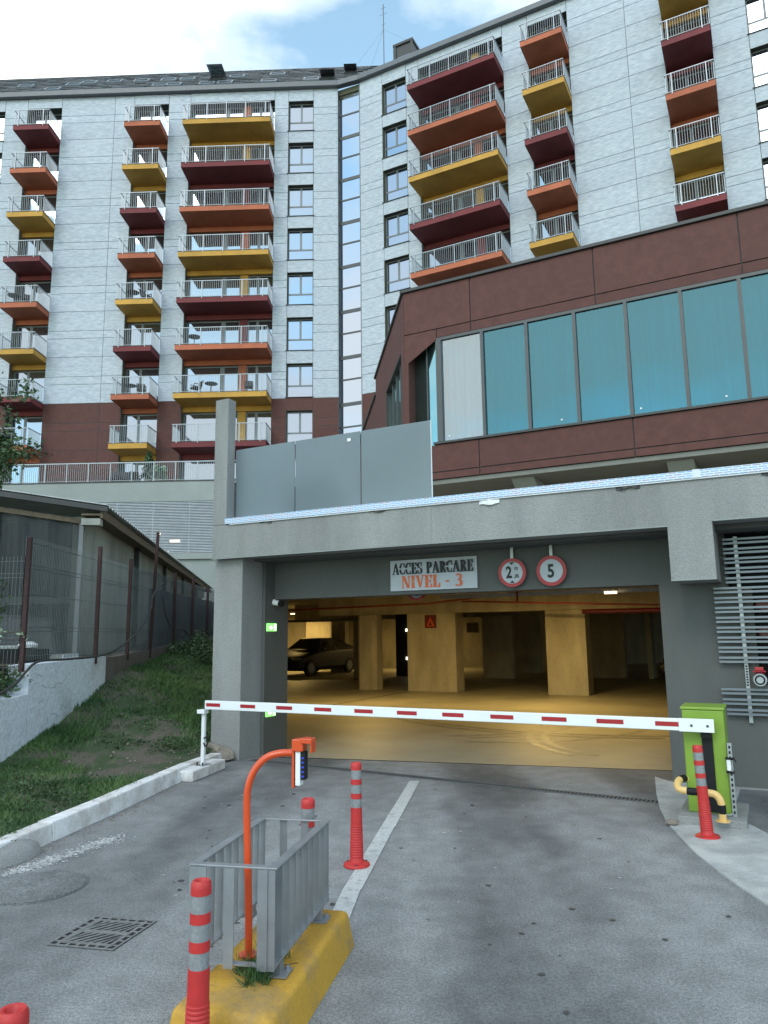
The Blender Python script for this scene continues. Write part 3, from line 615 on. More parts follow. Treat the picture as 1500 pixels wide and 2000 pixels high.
# exit signs and conduit on the pillar flank
cd = tag(MB().tube([FR(-6.235, 8.55, .02), FR(-6.235, 8.55, 1.96), FR(-6.232, 8.57, 2.02), FR(-6.225, 8.66, 2.05)], .011, 6).build('cable_conduit', M_cage), 'thin grey cable conduit running down the inner pillar face', 'conduit')
M_exit = mat('exit_green', (.25, .75, .18), emit=.9); M_exitw = mat('exit_white', (.8, .95, .75), emit=1.2)
for z, lab in ((1.70, 'small green lit exit sign high on the inner pillar face'), (.55, 'small green lit exit sign low on the inner pillar face')):
    t = thing('exit_sign', FR(-6.2, 8.53, z), lab, 'exit sign', 'exit signs on the pillar', rz=-AR)
    F2 = lambda u, n, z_, : FR(-6.2 + n, 8.53 + u, z_)
    bx('lamp_box', F2, (-.10, .10, .001, .035, z - .055, z + .055), M_exit, t, bevel=.004)
    q = MB(); q.quad(F2(-.085, .037, z - .005), F2(-.035, .037, z + .035), F2(-.035, .037, z + .012), F2(.01, .037, z + .012), F2(.01, .037, z - .02), F2(-.035, .037, z - .02), F2(-.035, .037, z - .045)); q.build('arrow', M_exitw, t, orient=False)
    q = MB(); q.quad(F2(.035, .037, z - .045), F2(.085, .037, z - .045), F2(.085, .037, z + .045), F2(.035, .037, z + .045)); q.build('door_symbol', M_exitw, t, orient=False)
t = thing('security_camera', FR(-6.2, 8.68, 2.03), 'small white security camera with dark lens tucked under the lintel corner', 'camera')
MB().tube([FR(-6.2, 8.6, 2.045), FR(-6.08, 8.58, 2.03)], .038, 12).build('camera_body', M_white, t, smooth=True); MB().tube([FR(-6.085, 8.58, 2.031), FR(-6.03, 8.57, 2.02)], .040, 12).build('lens', M_black, t, smooth=True); bx('mount', FR, (-6.21, -6.18, 8.58, 8.62, 2.06, 2.089), M_white, t)

# louvre screen at right
lv = thing('louvre_screen', FR(.2, 8.58, .7), 'horizontal paired grey metal louvre bars on the wall at the right edge', 'louvre', rz=-AR)
PZ = 0.1022
for k in range(16):
    z = .985 - (k - 13) * PZ if k > 12 else 2.53 - k * PZ
    u0 = -.375 if k < 5 else (-.50 if k < 13 else (-.505, -.50, -.47)[k - 13])
    for dz in (0, .042): bx('louvre', FR, (u0, 3, 8.545, 8.575, z - dz - .011, z - dz + .011), M_alu, lv)
bx('bracket_rail', FR, (-.27, -.235, 8.58, 8.61, 1.26, 2.56), M_galv, lv); bx('bracket_rail', FR, (-.27, -.235, 8.58, 8.61, .65, .985), M_galv, lv)
pr_ = MB()
for k in range(8): pr_.box(FR, -.262, -.243, 8.574, 8.580, 1.02 + k * .027, 1.035 + k * .027)
pr_.build('slots', M_dark, lv, kind='stuff')
bx('bracket_rail', FR, (-.27, -.235, 8.58, 8.61, .99, 1.25), M_galv, lv)
sr = thing('fire_hose_connection', FR(-.13, 8.5, 1.08), 'red fire hose connection with round grey metal cap between louvres', 'hose connection', rz=-AR)
ax = lambda x, y, h: FR(-.135 + x, 8.40 + h, 1.09 + y)
MB().lathe([(.018, -.012), (.032, -.012), (.036, 0), (.058, 0), (.066, .008), (.066, .04), (.05, .05), (.05, .2)], axis=ax, seg=26).build('cap', M_galv, sr, smooth=True)
MB().lathe([(.048, -.003), (.044, -.003)], axis=ax, seg=26).build('groove', M_black, sr)
MB().box(FR, -.195, -.075, 8.43, 8.5, 1.165, 1.178).box(FR, -.175, -.095, 8.42, 8.5, 1.18, 1.215).build('red_bracket', M_redp, sr, bevel=.004)
MB().tube([FR(-.135, 8.5, 1.12), FR(-.135, 8.6, 1.15)], .045, 10).build('red_pipe', M_redp, sr)
for z in (1.84, 1.56): tag(MB().lathe([(.0, 0), (.06, 0), (.07, .02), (.06, .05)], axis=lambda x, y, h: FR(.0 + x * 1.9, 8.75 + h, z + y), seg=14).build('valve_wheel', M_pipe), 'red valve wheel behind the %s louvres at the right edge' % ('upper' if z > 1.7 else 'middle'), 'valve')

# ================================================================== BARRIER
br = thing('parking_barrier', FR(-.58, 7.2, 0), 'lime green parking barrier cabinet with long white and red boom lowered', 'barrier', rz=-AR)
bx('plinth', FR, (-.82, -.30, 6.84, 7.55, 0, .075), M_conc, br, bevel=.008)
bx('cabinet', FR, (-.745, -.415, 7.02, 7.40, .076, .915), M_green, br, bevel=.008)
bx('cabinet_lid', FR, (-.755, -.405, 7.01, 7.41, .917, .94), M_green, br, bevel=.006)
bx('slot_cover', FR, (-.60, -.515, 7.008, 7.018, .09, .74), M_black, br)
bm_ = MB().box(FR, -5.93, -.49, 6.885, 6.925, .752, .852).build('boom', M_white, br, bevel=.006)
q = MB()
for k in range(11): bx('red_stripe', FR, (-5.905 + .4955 * k, -5.905 + .4955 * k + .205 + .003 * k, 6.8825, 6.8845, .786, .824), M_redp, bm_)
bx('boom_clamp', FR, (-.76, -.485, 6.878, 6.884, .748, .857), M_white, br, bevel=.002)
for u in (-.66, -.535): MB().lathe([(.011, 0), (.011, .006)], axis=lambda x, y, h: FR(u + x, 6.872 + h, .80 + y), seg=8).build('bolt', M_frame, bm_)
bx('boom_arm', FR, (-.60, -.52, 6.927, 7.02, .70, .84), M_black, br)
# perforated strut with cable tied box
st = thing('slotted_strut', FR(-.38, 6.98, .075), 'upright slotted steel strut with white box strapped beside the green cabinet', 'strut', rz=-AR)
bx('channel', FR, (-.405, -.372, 6.97, 6.995, .076, .66), M_galv, st)
for k in range(13): bx('slot', FR, (-.396, -.382, 6.966, 6.971, .10 + k * .043, .122 + k * .043), M_black, st)
bx('white_box', FR, (-.418, -.385, 6.945, 6.965, .44, .54), M_white, st, bevel=.006)
for z in (.42, .53): bx('strap', FR, (-.425, -.365, 6.94, 7.0, z, z + .014), M_black, st)
MB().tube([FR(-.385, 6.93, .535), FR(-.36, 6.92, .55), FR(-.345, 6.92, .52)], .006, 5).build('strap', M_black, st)
MB().tube([FR(-.40, 6.96, .10), FR(-.43, 6.95, .088), FR(-.47, 6.96, .095), FR(-.49, 7.0, .11)], .007, 6).build('cable', M_galv, st, smooth=True)
# guard tube
ug = thing('guard_hoop', FR(-.6, 6.8, 0), 'bent cream and black striped steel guard tube wrapped before the cabinet', 'guard rail', rz=-AR)
gp = [(-.70, 7.1, .30), (-.76, 7.02, .345), (-.80, 6.90, .335), (-.79, 6.80, .30), (-.72, 6.77, .29), (-.56, 6.76, .29), (-.50, 6.76, .275), (-.47, 6.76, .22), (-.468, 6.765, .14), (-.468, 6.77, .085)]
def smooth_path(p, n=6):
    P = [Vector(q) for q in p]; o = []
    for i in range(len(P) - 1):
        a, b_, c, d = P[max(i - 1, 0)], P[i], P[i + 1], P[min(i + 2, len(P) - 1)]
        for k in range(n):
            t = k / n; o.append(.5 * ((2 * b_) + (c - a) * t + (2 * a - 5 * b_ + 4 * c - d) * t * t + (3 * b_ - a - 3 * c + d) * t ** 3))
    return o + [P[-1]]
gpp = smooth_path([FR(*q) for q in gp], 6)
MB().tube(gpp, .029, 14).build('tube', M_cream, ug, smooth=True)
for a, c in ((6, 11), (24, 29), (43, 49)): MB().tube(gpp[a:c], .030, 14).build('black_band', M_black, ug, smooth=True)
MB().lathe([(.055, 0), (.055, .008)], c=FR(-.468, 6.77, .0765), seg=16).build('foot_plate', M_cream, ug)
sn_ = MB()
tag(MB().lathe([(.02, 0), (.04, .01), (.035, .035), (.01, .045)], axis=lambda x, y, h: FR(-.86 + x * 1.3, 6.78 + y, .012 + h), seg=9).build('stone', M_stone, smooth=False), 'small brown stone on the apron left of the cabinet plinth', 'stone')
# boom rest post and its block
BF = lambda u, n, z: (-2.17 + .94 * u * 1 + .0 * n + (-.0) + .22 * n, 8.95 + n * .97 - .25 * u, z)
tag(bx('concrete_block', BF, (-.20, .12, -.42, .42, 0, .115), M_kerb, bevel=.012), 'whitewashed concrete block carrying the barrier rest post by the kerb', 'block')
ps = thing('boom_rest_post', FR(-5.985, 6.95, .115), 'slim white post propping the left end of the barrier boom', 'post', rz=-AR)
bx('post', FR, (-6.01, -5.965, 6.93, 6.965, .12, .70), M_white, ps, bevel=.004)
MB().box(FR, -6.04, -5.93, 6.88, 6.96, .70, .745).build('cradle', M_white, ps, bevel=.004)
bx('base_plate', FR, (-6.05, -5.93, 6.88, 7.02, .115, .122), M_galv, ps)
MB().tube(smooth_path([FR(-5.96, 6.92, .42), FR(-5.90, 6.91, .44), FR(-5.89, 6.91, .38), FR(-5.93, 6.92, .33), FR(-5.96, 6.92, .37)], 4), .008, 6).build('lock_loop', M_black, ps, smooth=True)
for p_ in ((-6.03, 6.9), (-5.95, 6.9)): MB().lathe([(.009, 0), (.009, .03)], c=FR(p_[0], p_[1], .122), seg=6).build('bolt', M_black, ps)
rk = MB(); rk.prism([FR(-6.92, 7.85, .02), FR(-6.30, 7.74, .02), FR(-6.27, 7.93, .02), FR(-6.9, 7.95, .02)], [FR(-6.82, 7.86, .20), FR(-6.62, 7.78, .24), FR(-6.34, 7.92, .15), FR(-6.8, 7.94, .22)])
tag(rk.build('boulder', M_stone, bevel=.03), 'brown flat stone slab leaning at the foot of the corner pillar', 'stone')

# ================================================================== BOLLARDS
def bollard(x, y, lab, tilt=0.0, first=None):
    if first:
        t = copy_tree(first, loc=(x, y, .004)); t.rotation_euler = (tilt, tilt * .5, random.random() * 3); t['label'] = lab; return t
    t = thing('flexible_bollard', (x, y, .004), lab, 'bollard', 'red flexible bollards with silver bands')
    ax = lambda a, c, h: (x + a, y + c, .004 + h)
    H = lambda v: .69 * (1 - (v - 275) / 625)
    prof = [(.040, H(548)), (.0405, H(650))]; 
    for k in range(13):
        z0 = H(655) - k * .0165; r = .0405 + .0004 * k; prof += [(r, z0), (r + .0028, z0 - .003), (r + .0028, z0 - .009), (r, z0 - .012)]
    prof += [(.048, .045), (.052, .03), (.07, .022), (.088, .018), (.092, .010), (.092, 0)]
    MB().lathe(prof, axis=ax, seg=26).build('rubber_body', M_boll, t, smooth=True)
    MB().lathe([(.014, H(290)), (.022, H(276)), (.031, H(275)), (.0375, H(284)), (.0385, H(300)), (.0385, H(319)), (.0365, H(320))], axis=ax, seg=26).build('cap', M_boll, t, smooth=True)
    for a, c in ((320, 375), (408, 462), (495, 548)): MB().lathe([(.0368, H(a)), (.0368, H(c))], axis=ax, seg=26).build('reflective_band', M_refl, t, smooth=True)
    for a, c in ((375, 408), (462, 495)): MB().lathe([(.0385, H(a)), (.0388, H(c))], axis=ax, seg=26).build('red_band', M_boll, t, smooth=True)
    for g in range(3): MB().lathe([(.008, .012), (.008, .026)], c=(x + .074 * math.cos(g * 2.1 + .5), y + .074 * math.sin(g * 2.1 + .5), .004), seg=6).build('bolt', M_frame, t)
    return t
b0 = bollard(-.222, 5.47, 'flexible bollard standing on the white lane line beyond the cage')
KIDS[b0] = list(b0.children)
bollard(-.705, 2.95, 'nearest full bollard in front of the yellow island', .01, b0)
bollard(2.475, 6.05, 'flexible bollard on the apron in front of the green cabinet', -.035, b0)
bollard(-.452, 4.33, 'flexible bollard partly hidden behind the far end of the cage', .01, b0)
bollard(-.935, 2.0, 'flexible bollard of which only the cap shows at the bottom left corner', .0, b0)

# ================================================================== ISLAND, CAGE, READER
IA = R(12.0)
FI = frame(IA, -.655, 3.06)       # u across, n along the island
FI2 = lambda u, n, z: FI(u, n, z)
isl = MB(); prof = [(0, 0), (.014, .07), (.026, .145), (.031, .160), (.041, .170), (.055, .1755)]
def isl_ring(off, z):
    W2, L0, L1, rr = .238 - off, off, 1.20 - off, .028
    P = []
    for cx, cy, a0 in ((W2 - rr, L1 - rr * 1.6, 0), (-W2 + rr, L1 - rr * 1.6, 90), (-W2 + rr, L0 + rr, 180), (W2 - rr, L0 + rr, 270)):
        for k in range(5):
            g = R(a0 + k * 22.5); P.append(FI(cx + rr * math.cos(g), cy + rr * math.sin(g), z + .004 * math.sin(cx * 40 + cy * 17 + k)))
    return P
rings = [isl_ring(o, z) for o, z in prof] ; n_ = len(rings[0])
for r_ in rings: isl.v += r_
for i in range(len(rings) - 1):
    for k in range(n_):
        isl.f.append((i * n_ + k, i * n_ + (k + 1) % n_, (i + 1) * n_ + (k + 1) % n_, (i + 1) * n_ + k)); isl.mi.append(0)
isl.f.append(tuple(range((len(rings) - 1) * n_, len(rings) * n_))); isl.mi.append(0)
ilo = tag(isl.build('traffic_island', M_isle, smooth=True, bevel=0), 'chipped yellow painted concrete island under the grey cage', 'island')
# dirt pocket with grass in the middle
dp = MB(); dp.quad(*[FI(.02 + .08 * math.cos(a) * random.uniform(.8, 1.1), .34 + .13 * math.sin(a) * random.uniform(.8, 1.1), .1785) for a in np.linspace(0, 6.28, 14)[:-1]])
dp.build('dirt_pocket', M_soil, kind='structure', orient=False)
tc_ = [FI(.02 + random.gauss(0, .035), random.choice((.33, .36, .42, .5, .6, .95)) + random.gauss(0, .04), .177) for k in range(40)]
nT = 900; cI = np.array(tc_)[rng.integers(0, 40, nT)] + rng.normal(0, .012, (nT, 3)) * (1, 1, 0); h_ = rng.uniform(.015, .085, nT); a_ = rng.uniform(0, 6.28, nT)
V = np.zeros((nT, 3, 3)); V[:, 0] = cI - np.c_[np.cos(a_), np.sin(a_), a_ * 0] * .003; V[:, 1] = cI + np.c_[np.cos(a_), np.sin(a_), a_ * 0] * .003; V[:, 2] = cI + np.c_[rng.normal(0, .035, nT), rng.normal(0, .035, nT), h_]
tri_mesh('grass_tufts', V, M_grass, 'stuff')
crk = MB()
for path in ([(.10, -.002, .1), (.12, .06, .1755), (.06, .2, .1765), (.0, .27, .1765)], [(.15, .5, .1765), (.11, .47, .1765), (.06, .46, .1765)]):
    crk.tube([FI(*p) for p in path], .0013, 4)
crk.build('cracks', M_dark, ilo, kind='stuff')

FC = frame(R(11.5), -.672, 3.375)     # cage: u across, n along
cg = thing('steel_cage', FC(0, .42, .205), 'grey painted steel slat cage bolted on the yellow island', 'cage', rz=-R(11.5))
CW, CL, ZT, ZB = .18, .83, .62, .226
for u in (-CW, CW): bx('top_rail', FC, (u - .022, u + .022, 0, CL, ZT - .008, ZT), M_cage, cg, bevel=.002)
for n in (0, CL): bx('top_rail', FC, (-CW + .022, CW - .022, n - .02 if n else -.0, n + .0 if n else .04, ZT - .008, ZT), M_cage, cg, bevel=.002)
for u in (-CW, CW): bx('bottom_rail', FC, (u - .018, u + .018, 0, CL, ZB, ZB + .006), M_cage, cg)
for n in (0.0, CL - .035): bx('bottom_rail', FC, (-CW + .02, CW - .02, n, n + .035, ZB, ZB + .006), M_cage, cg)
sl = MB().box(FC, -CW - .018, -CW + .018, 0, .005, ZB - .012, ZT - .009).build('slat', M_cage, cg)
e_ = Vector(FC(0, 1, 0)) - Vector(FC(0, 0, 0)); loc_ = Vector((0, 1, 0)) ; lx = Vector((1, 0, 0))
for side in (0, 1):
    for k in range(10):
        if side == 0 and k == 0: continue
        c = sl.copy(); COL.objects.link(c); c.location = sl.location + lx * (side * (2 * CW - .004)) + loc_ * (k * (CL - .005) / 9)
for k in (0, 1, 2): bx('slat', FC, (-CW + .02 + k * .15 - .022 * (k > 0), -CW + .062 + k * .15 - .02 * (k > 0) - .0, -.006, -.001, ZB - .012, ZT - .009), M_cage, cg)
for k in (1, 2): bx('slat', FC, (-CW + k * .12 - .02, -CW + k * .12 + .02, CL + .001, CL + .006, ZB - .012, ZT - .009), M_cage, cg)
for u in (-CW, CW):
    for n in (.06, .66):
        bx('foot_post', FC, (u - .02, u + .02, n, n + .045, .183, ZB - .001), M_cage, cg)
        bx('foot_plate', FC, (u - .03, u + .055 if u > 0 else u + .03, n - .03, n + .07, .1775, .183), M_cage, cg)
        MB().lathe([(.009, 0), (.009, .014)], c=FC(u + (.035 if u > 0 else -.0), n + .055, .183), seg=6).build('bolt', M_galv, cg)
# orange gooseneck reader
rd_ = thing('card_reader_post', (-.625, 3.52, .205), 'bright orange gooseneck post with hooded card reader rising through the cage', 'reader post')
pth = [(-.622, 3.52, .19), (-.625, 3.52, .4), (-.633, 3.52, .62), (-.640, 3.52, .84), (-.632, 3.52, .93), (-.60, 3.52, 1.0), (-.55, 3.52, 1.045), (-.49, 3.52, 1.062), (-.425, 3.52, 1.063)]
MB().tube(smooth_path(pth, 6), .0165, 14).build('gooseneck', M_orange, rd_, smooth=True)
MB().lathe([(.045, 0), (.045, .008)], c=(-.622, 3.52, .207), seg=16).build('base_plate', M_orange, rd_)
FH = frame(R(14), -.385, 3.50)
bx('back_plate', FH, (-.042, -.032, -.03, .03, .915, 1.09), M_orange, rd_, bevel=.002)
MB().box(FH, -.042, .012, -.035, .03, 1.075, 1.128).build('hood', M_orange, rd_, bevel=.004)
MB().prism([FH(-.0, -.04, 1.112), FH(.052, -.03, 1.108), FH(.052, .03, 1.108), FH(0, .03, 1.112)], [FH(-.0, -.04, 1.134), FH(.052, -.03, 1.13), FH(.052, .03, 1.13), FH(0, .03, 1.134)]).build('hood_visor', M_orange, rd_, bevel=.003)
bx('visor_side', FH, (.046, .052, -.03, .03, 1.07, 1.108), M_orange, rd_)
bx('reader_box', FH, (-.028, -.004, -.024, .02, .925, 1.074), M_white, rd_, bevel=.003)
bx('reader_front', FH, (-.002, .018, -.022, .02, .95, 1.074), M_black, rd_, bevel=.003)
for k in range(5): bx('blue_stripe', FH, (.002, .014, -.0245, -.0225, .962 + k * .02, .970 + k * .02), mat('blue_print', (.03, .05, .5)), rd_)

# ================================================================== GRATE AND MANHOLE
gt = thing('storm_grate', (-1.55, 4.35, 0), 'square iron storm drain grate with two rows of slots in the asphalt', 'drain grate')
A, Bp, D = Vector((-1.80, 4.20, 0)), Vector((-1.43, 4.12, 0)), Vector((-1.695, 4.58, 0))
ex = (Bp - A); ey = (D - A); FG = lambda u, n, z: tuple(A + ex * u + ey * n + Vector((0, 0, z)))
b = MB(); b.quad(FG(0, 0, .003), FG(1, 0, .003), FG(1, 1, .003), FG(0, 1, .003)); b.build('pit', M_dark, gt, orient=False)
M_iron = mat('cast_iron', (.17, .175, .18), .75, metal=.1, var=.35, scale=30, bump=.3)
FGf = lambda u, n, z: FG(u, n, z)
MB().box(FG, -.015, .015, -.015, 1.015, .004, .0075).box(FG, .985, 1.015, -.015, 1.015, .004, .0075).box(FG, .015, .985, -.015, .015, .004, .0075).box(FG, .015, .985, .985, 1.015, .004, .0075).build('outer_frame', M_iron, gt)
MB().box(FG, .085, .14, .085, .915, .004, .0078).box(FG, .86, .915, .085, .915, .004, .0078).box(FG, .14, .86, .085, .14, .004, .0078).box(FG, .14, .86, .86, .915, .004, .0078).box(FG, .14, .86, .455, .545, .004, .0078).build('inner_frame', M_iron, gt)
for n0, n1 in ((.14, .455), (.545, .86)):
    for k in range(-2, 7):
        u = .14 + k * .12; sk = .24
        def cl_(v): return min(max(v, .14), .86)
        a0, a1, b0_, b1_ = u, u + .055, u + sk, u + sk + .055
        if b1_ < .15 or a0 > .85: continue
        MB().prism([FG(cl_(a0), n0, .0045), FG(cl_(a1), n0, .0045), FG(cl_(b1_), n1, .0045), FG(cl_(b0_), n1, .0045)], [FG(cl_(a0), n0, .0072), FG(cl_(a1), n0, .0072), FG(cl_(b1_), n1, .0072), FG(cl_(b0_), n1, .0072)]).build('bar', M_iron, gt)
for k in range(6):
    for n0 in (.0155, .9155): bx('lug', FG, (.10 + k * .15, .145 + k * .15, n0, n0 + .069, .005, .0070), M_iron, gt)
    for u0 in (.0155, .9155): bx('lug', FG, (u0, u0 + .069, .10 + k * .155, .14 + k * .155, .005, .0070), M_iron, gt)
mh = thing('manhole_cover', (-2.32, 5.12, 0), 'worn round manhole cover with fine grooved pattern at lower left', 'manhole')
M_mh = mat('dusty_iron', (.05, .053, .057), .8, var=.25, scale=3, speck=.35); M_mhr = mat('worn_iron_rib', (.20, .21, .22), .8, var=.3, scale=3, speck=.4)
MB().lathe([(.34, .001), (.34, .006), (.332, .0062), (.328, .0015)], c=(-2.32, 5.12, 0), seg=48).build('rim', M_asph, mh)
MB().lathe([(.327, .001), (.327, .0045)], c=(-2.32, 5.12, 0), seg=48).build('disc', M_mh, mh)
rb = MB()
for k in range(-13, 14):
    y = k * .0235; L_ = math.sqrt(max(.325 ** 2 - y * y, 0)); rb.box(frame(R(-30), -2.32, 5.12), -L_, L_, y - .0088, y + .0088, .0046, .0085)
rb.build('ribs', M_asph, mh, kind='stuff')

# ================================================================== ANNEX (brown red glazed box)
an = thing('glazed_annex', FR(-3, 15.5, 4.99), 'brown red panelled building with a long strip of teal windows above the garage', 'building', rz=-AR)
AT, AB = 9.62, 4.99
def pan(F, u0, u1, z0, z1, n, m, parent, g=.012, nm='cladding_panel', th=.03):
    return bx(nm, F, (u0 + g, u1 - g, n, n + th, z0 + g, z1 - g), m, parent)
UJ = [-7.14, -5.45, -2.67, .11, 2.89, 5.7, 8.5]
for a, c in zip(UJ, UJ[1:]):
    pan(FR, a, c, 8.56, AT, 15, M_red, an)
    if a > -7: pan(FR, a, c, 8.33, 8.56, 15, M_red, an)
pan(FR, -6.30, -5.45, 8.33, 8.56, 15, M_red, an)
# piece with the slanted lower edge over the corner glass, and the thin corner pier
q = [(-7.128, 7.86), (-7.02, 7.86), (-6.31, 8.30), (-6.31, 8.548), (-7.128, 8.548)]
MB().prism([FR(u, 15, z) for u, z in q], [FR(u, 15.03, z) for u, z in q]).build('cladding_panel', M_red, an)
bx('corner_pier', FR, (-7.14, -7.03, 15, 15.028, AB, 7.86), M_red, an); bx('corner_pier', FR, (-7.14, -7.03, 15.032, 15.42, AB, 8.6), M_red, an)
UJ2 = [-7.14, -5.35, -2.09, 1.1, 4.3, 8.5]
for a, c in zip(UJ2, UJ2[1:]):
    pan(FR, a, c, 5.16, 5.80, 15, M_red, an); pan(FR, a, c, AB, 5.16, 15, M_red, an)
MB().box(FR, -7.1, 8.5, 15.032, 15.3, 8.35, AT - .02).box(FR, -7.1, 8.5, 15.032, 15.3, AB + .01, 5.78).build('backing_wall', M_joint, an)
bx('coping', FR, (-7.2, 8.5, 14.94, 15.4, AT + .002, AT + .07), M_flash, an)
bx('sill', FR, (-6.42, 8.5, 14.95, 15.1, 5.802, 5.85), M_flash, an)
bx('window_head', FR, (-6.30, 8.5, 14.985, 15.12, 8.262, 8.328), M_frame, an)
MU = [-6.22, -5.20, -4.18, -3.14, -2.09, -1.03, .03, 1.09, 2.15, 3.2, 4.3, 5.4, 6.5]
for i, u in enumerate(MU):
    bx('mullion', FR, (u - (.10 if i == 0 else .035), u + .035, 14.97, 15.1, 5.852, 8.26), M_frame, an)
    if i < len(MU) - 1:
        bx('window_pane', FR, (u + .036, MU[i + 1] - .036, 15.03, 15.04, 5.852, 8.26), G_clear if i == 0 else G_teal, an)
        if i < 9:
            tag_ = bx('sticker', FR, (u + .15 + .5 * (i % 3 == 2), u + .185 + .5 * (i % 3 == 2), 15.024, 15.029, 5.96, 5.99), M_filmp, an) if i in (0, 2, 4, 5, 7) else None
# tilted corner glass
fa, fb = Vector(FR(-6.32, 15.04, 0)), Vector(FR(-7.03, 15.36, 0))
for t0, t1 in ((0, .42), (.46, 1)):
    a = fa.lerp(fb, t0); c = fa.lerp(fb, t1); zt = lambda t: 8.55
    MB().prism([(a.x, a.y, AB + .3), (c.x, c.y, AB + .3), (c.x + .01, c.y + .01, AB + .3), (a.x + .01, a.y + .01, AB + .3)], [(a.x, a.y, zt(t0)), (c.x, c.y, zt(t1)), (c.x + .01, c.y + .01, zt(t1)), (a.x + .01, a.y + .01, zt(t0))]).build('corner_pane', G_side, an)
a = fa.lerp(fb, .44); MB().tube([(a.x, a.y, 5), (a.x, a.y, 8.1)], .02, 6).build('mullion', M_frame, an)
# flank running back to the left
c0_ = FR(-7.14, 15, 0); dx_, dy_ = -.1229, .9924
FK = lambda s, o, z: (c0_[0] + dx_ * s + dy_ * o, c0_[1] + dy_ * s - dx_ * o, z)
pan(FK, .0, .48, AB, AT, 0, M_red, an); pan(FK, .48, 3.45, 8.34, AT, 0, M_red, an); pan(FK, 3.45, 6.0, AB, AT, 0, M_red, an); pan(FK, .48, 3.45, AB, 6.0, 0, M_red, an)
bx('backing_wall', FK, (0.03, 5.98, .032, .06, AB, 6.0), M_joint, an); bx('backing_wall', FK, (3.5, 5.98, .032, .06, 6.0, AT), M_joint, an)
bx('coping', FK, (-.05, 6.05, -.05, .3, AT + .003, AT + .072), M_flash, an)
bx('window_pane', FK, (.52, 3.41, .12, .13, 6.02, 8.32), G_side, an)
for s in (.5, 1.2, 1.95, 2.7, 3.42): bx('mullion', FK, (s - .03, s + .03, .08, .118, 6.02, 8.32), M_frame, an)
MB().box(FK, .46, 3.47, .0, .12, 8.30, 8.34).box(FK, 3.41, 3.45, .0, .12, 6.0, 8.3).build('reveal', M_flash, an)
pan(FK, 6.02, 9.0, 3, 9.08, 0.02, M_red, an); pan(FK, 9.0, 14.0, 3, 9.08, 0.02, M_red, an)
bx('coping', FK, (6.02, 14, -.04, .3, 9.085, 9.17), M_flash, an)
tag(MB().tube([FK(1.0, -.06, 6.5), FK(3.3, -.06, 6.5), FK(3.4, -.06, 6.5)], .03, 6).build('handrail', M_flash), 'dark sloping handrail in front of the annex flank window', 'handrail')
# underside and interior
bx('soffit', FR, (-7.05, 8.5, 15.05, 24, AB - .10, AB - .003), M_soffit, an)
for u in (-4.75, -1.55, 1.9): MB().prism([FR(u, 15.3, AB - .102), FR(u + .5, 15.3, AB - .102), FR(u + .5, 24, AB - .102), FR(u, 24, AB - .102)], [FR(u, 15.9, AB - .45), FR(u + .5, 15.9, AB - .45), FR(u + .5, 24, AB - .45), FR(u, 24, AB - .45)]).build('soffit_beam', M_pod, an)
bx('undercroft_wall', FR, (-6.6, 8.5, 21, 21.2, 3.06, AB - .1), M_joint, an)
bx('interior_floor', FR, (-6.9, 8.4, 15.4, 20, 5.70, 5.78), M_white, an); bx('interior_wall', FR, (-6.9, 8.4, 19.5, 19.6, 5.78, 9.4), M_curtain, an)
bx('interior_ceiling', FR, (-6.9, 8.4, 15.4, 20, 8.62, 8.7), M_curtain, an); bx('roof', FR, (-6.9, 8.4, 15.4, 23, 9.40, 9.5), M_flash, an)
for i in range(0, 12):
    u0, u1 = MU[i] + .05, MU[i + 1] - .05; b = MB(); n = 46; P = []
    for k in range(n + 1):
        t = k / n; P.append((u0 + (u1 - u0) * t, 15.36 + .05 * math.sin(t * 27 + i + 1.5 * math.sin(t * 5)) + .03 * math.sin(t * 11 + 2 * i)))
    for (a, c), (d, e) in zip(P, P[1:]): b.quad(FR(a, c, 5.80), FR(d, e, 5.80), FR(d, e, 8.5), FR(a, c, 8.5))
    b.build('curtain', M_curtain, an, smooth=True, orient=False)

# ================================================================== APARTMENT BUILDING
ab = thing('apartment_building', FL(-14, 43, 9.8), 'tall pale panelled apartment block with rows of burgundy, orange and yellow balconies', 'building', rz=-AL)
F0, ST = 33.65, 2.985
FZ = lambda k: F0 - ST * k
NL, NR = 42.857, 37.2
panels = []   # (area, F, u0, u1, z0, z1, n, mat)
def wall_segment(F, nw, u0, u1, k0, k1, split=()):
    MB().box(F, u0, u1, nw + .031, nw + .9, FZ(k1) if k1 < 8 else 9.7, 36.7).build('wall', M_jpale, ab)
    us = [u0] + [s for s in split if u0 < s < u1] + [u1]
    for k in range(k0, k1 + 1):
        f = FZ(k - 1)
        for za, zb in ((f - 1.27, f), (f - 1.77, f - 1.27), (f - ST, f - 1.77)):
            for a, c in zip(us, us[1:]): panels.append((c - a, F, a, c, za, zb, nw, M_red if zb < FZ(6) + .1 else M_panel))
    if k0 == 0:
        for a, c in zip(us, us[1:]): panels.append((9, F, a, c, 36.637, 36.70, nw, M_panel))
def head(F, nw, u0, u1, z0=None):
    z0 = z0 or F0 + 2.35
    MB().box(F, u0 + .002, u1 - .002, nw + .032, nw + .8, z0, 36.7).build('wall', M_joint, ab)
    panels.append((2, F, u0, u1, z0, 36.70, nw, M_panel))
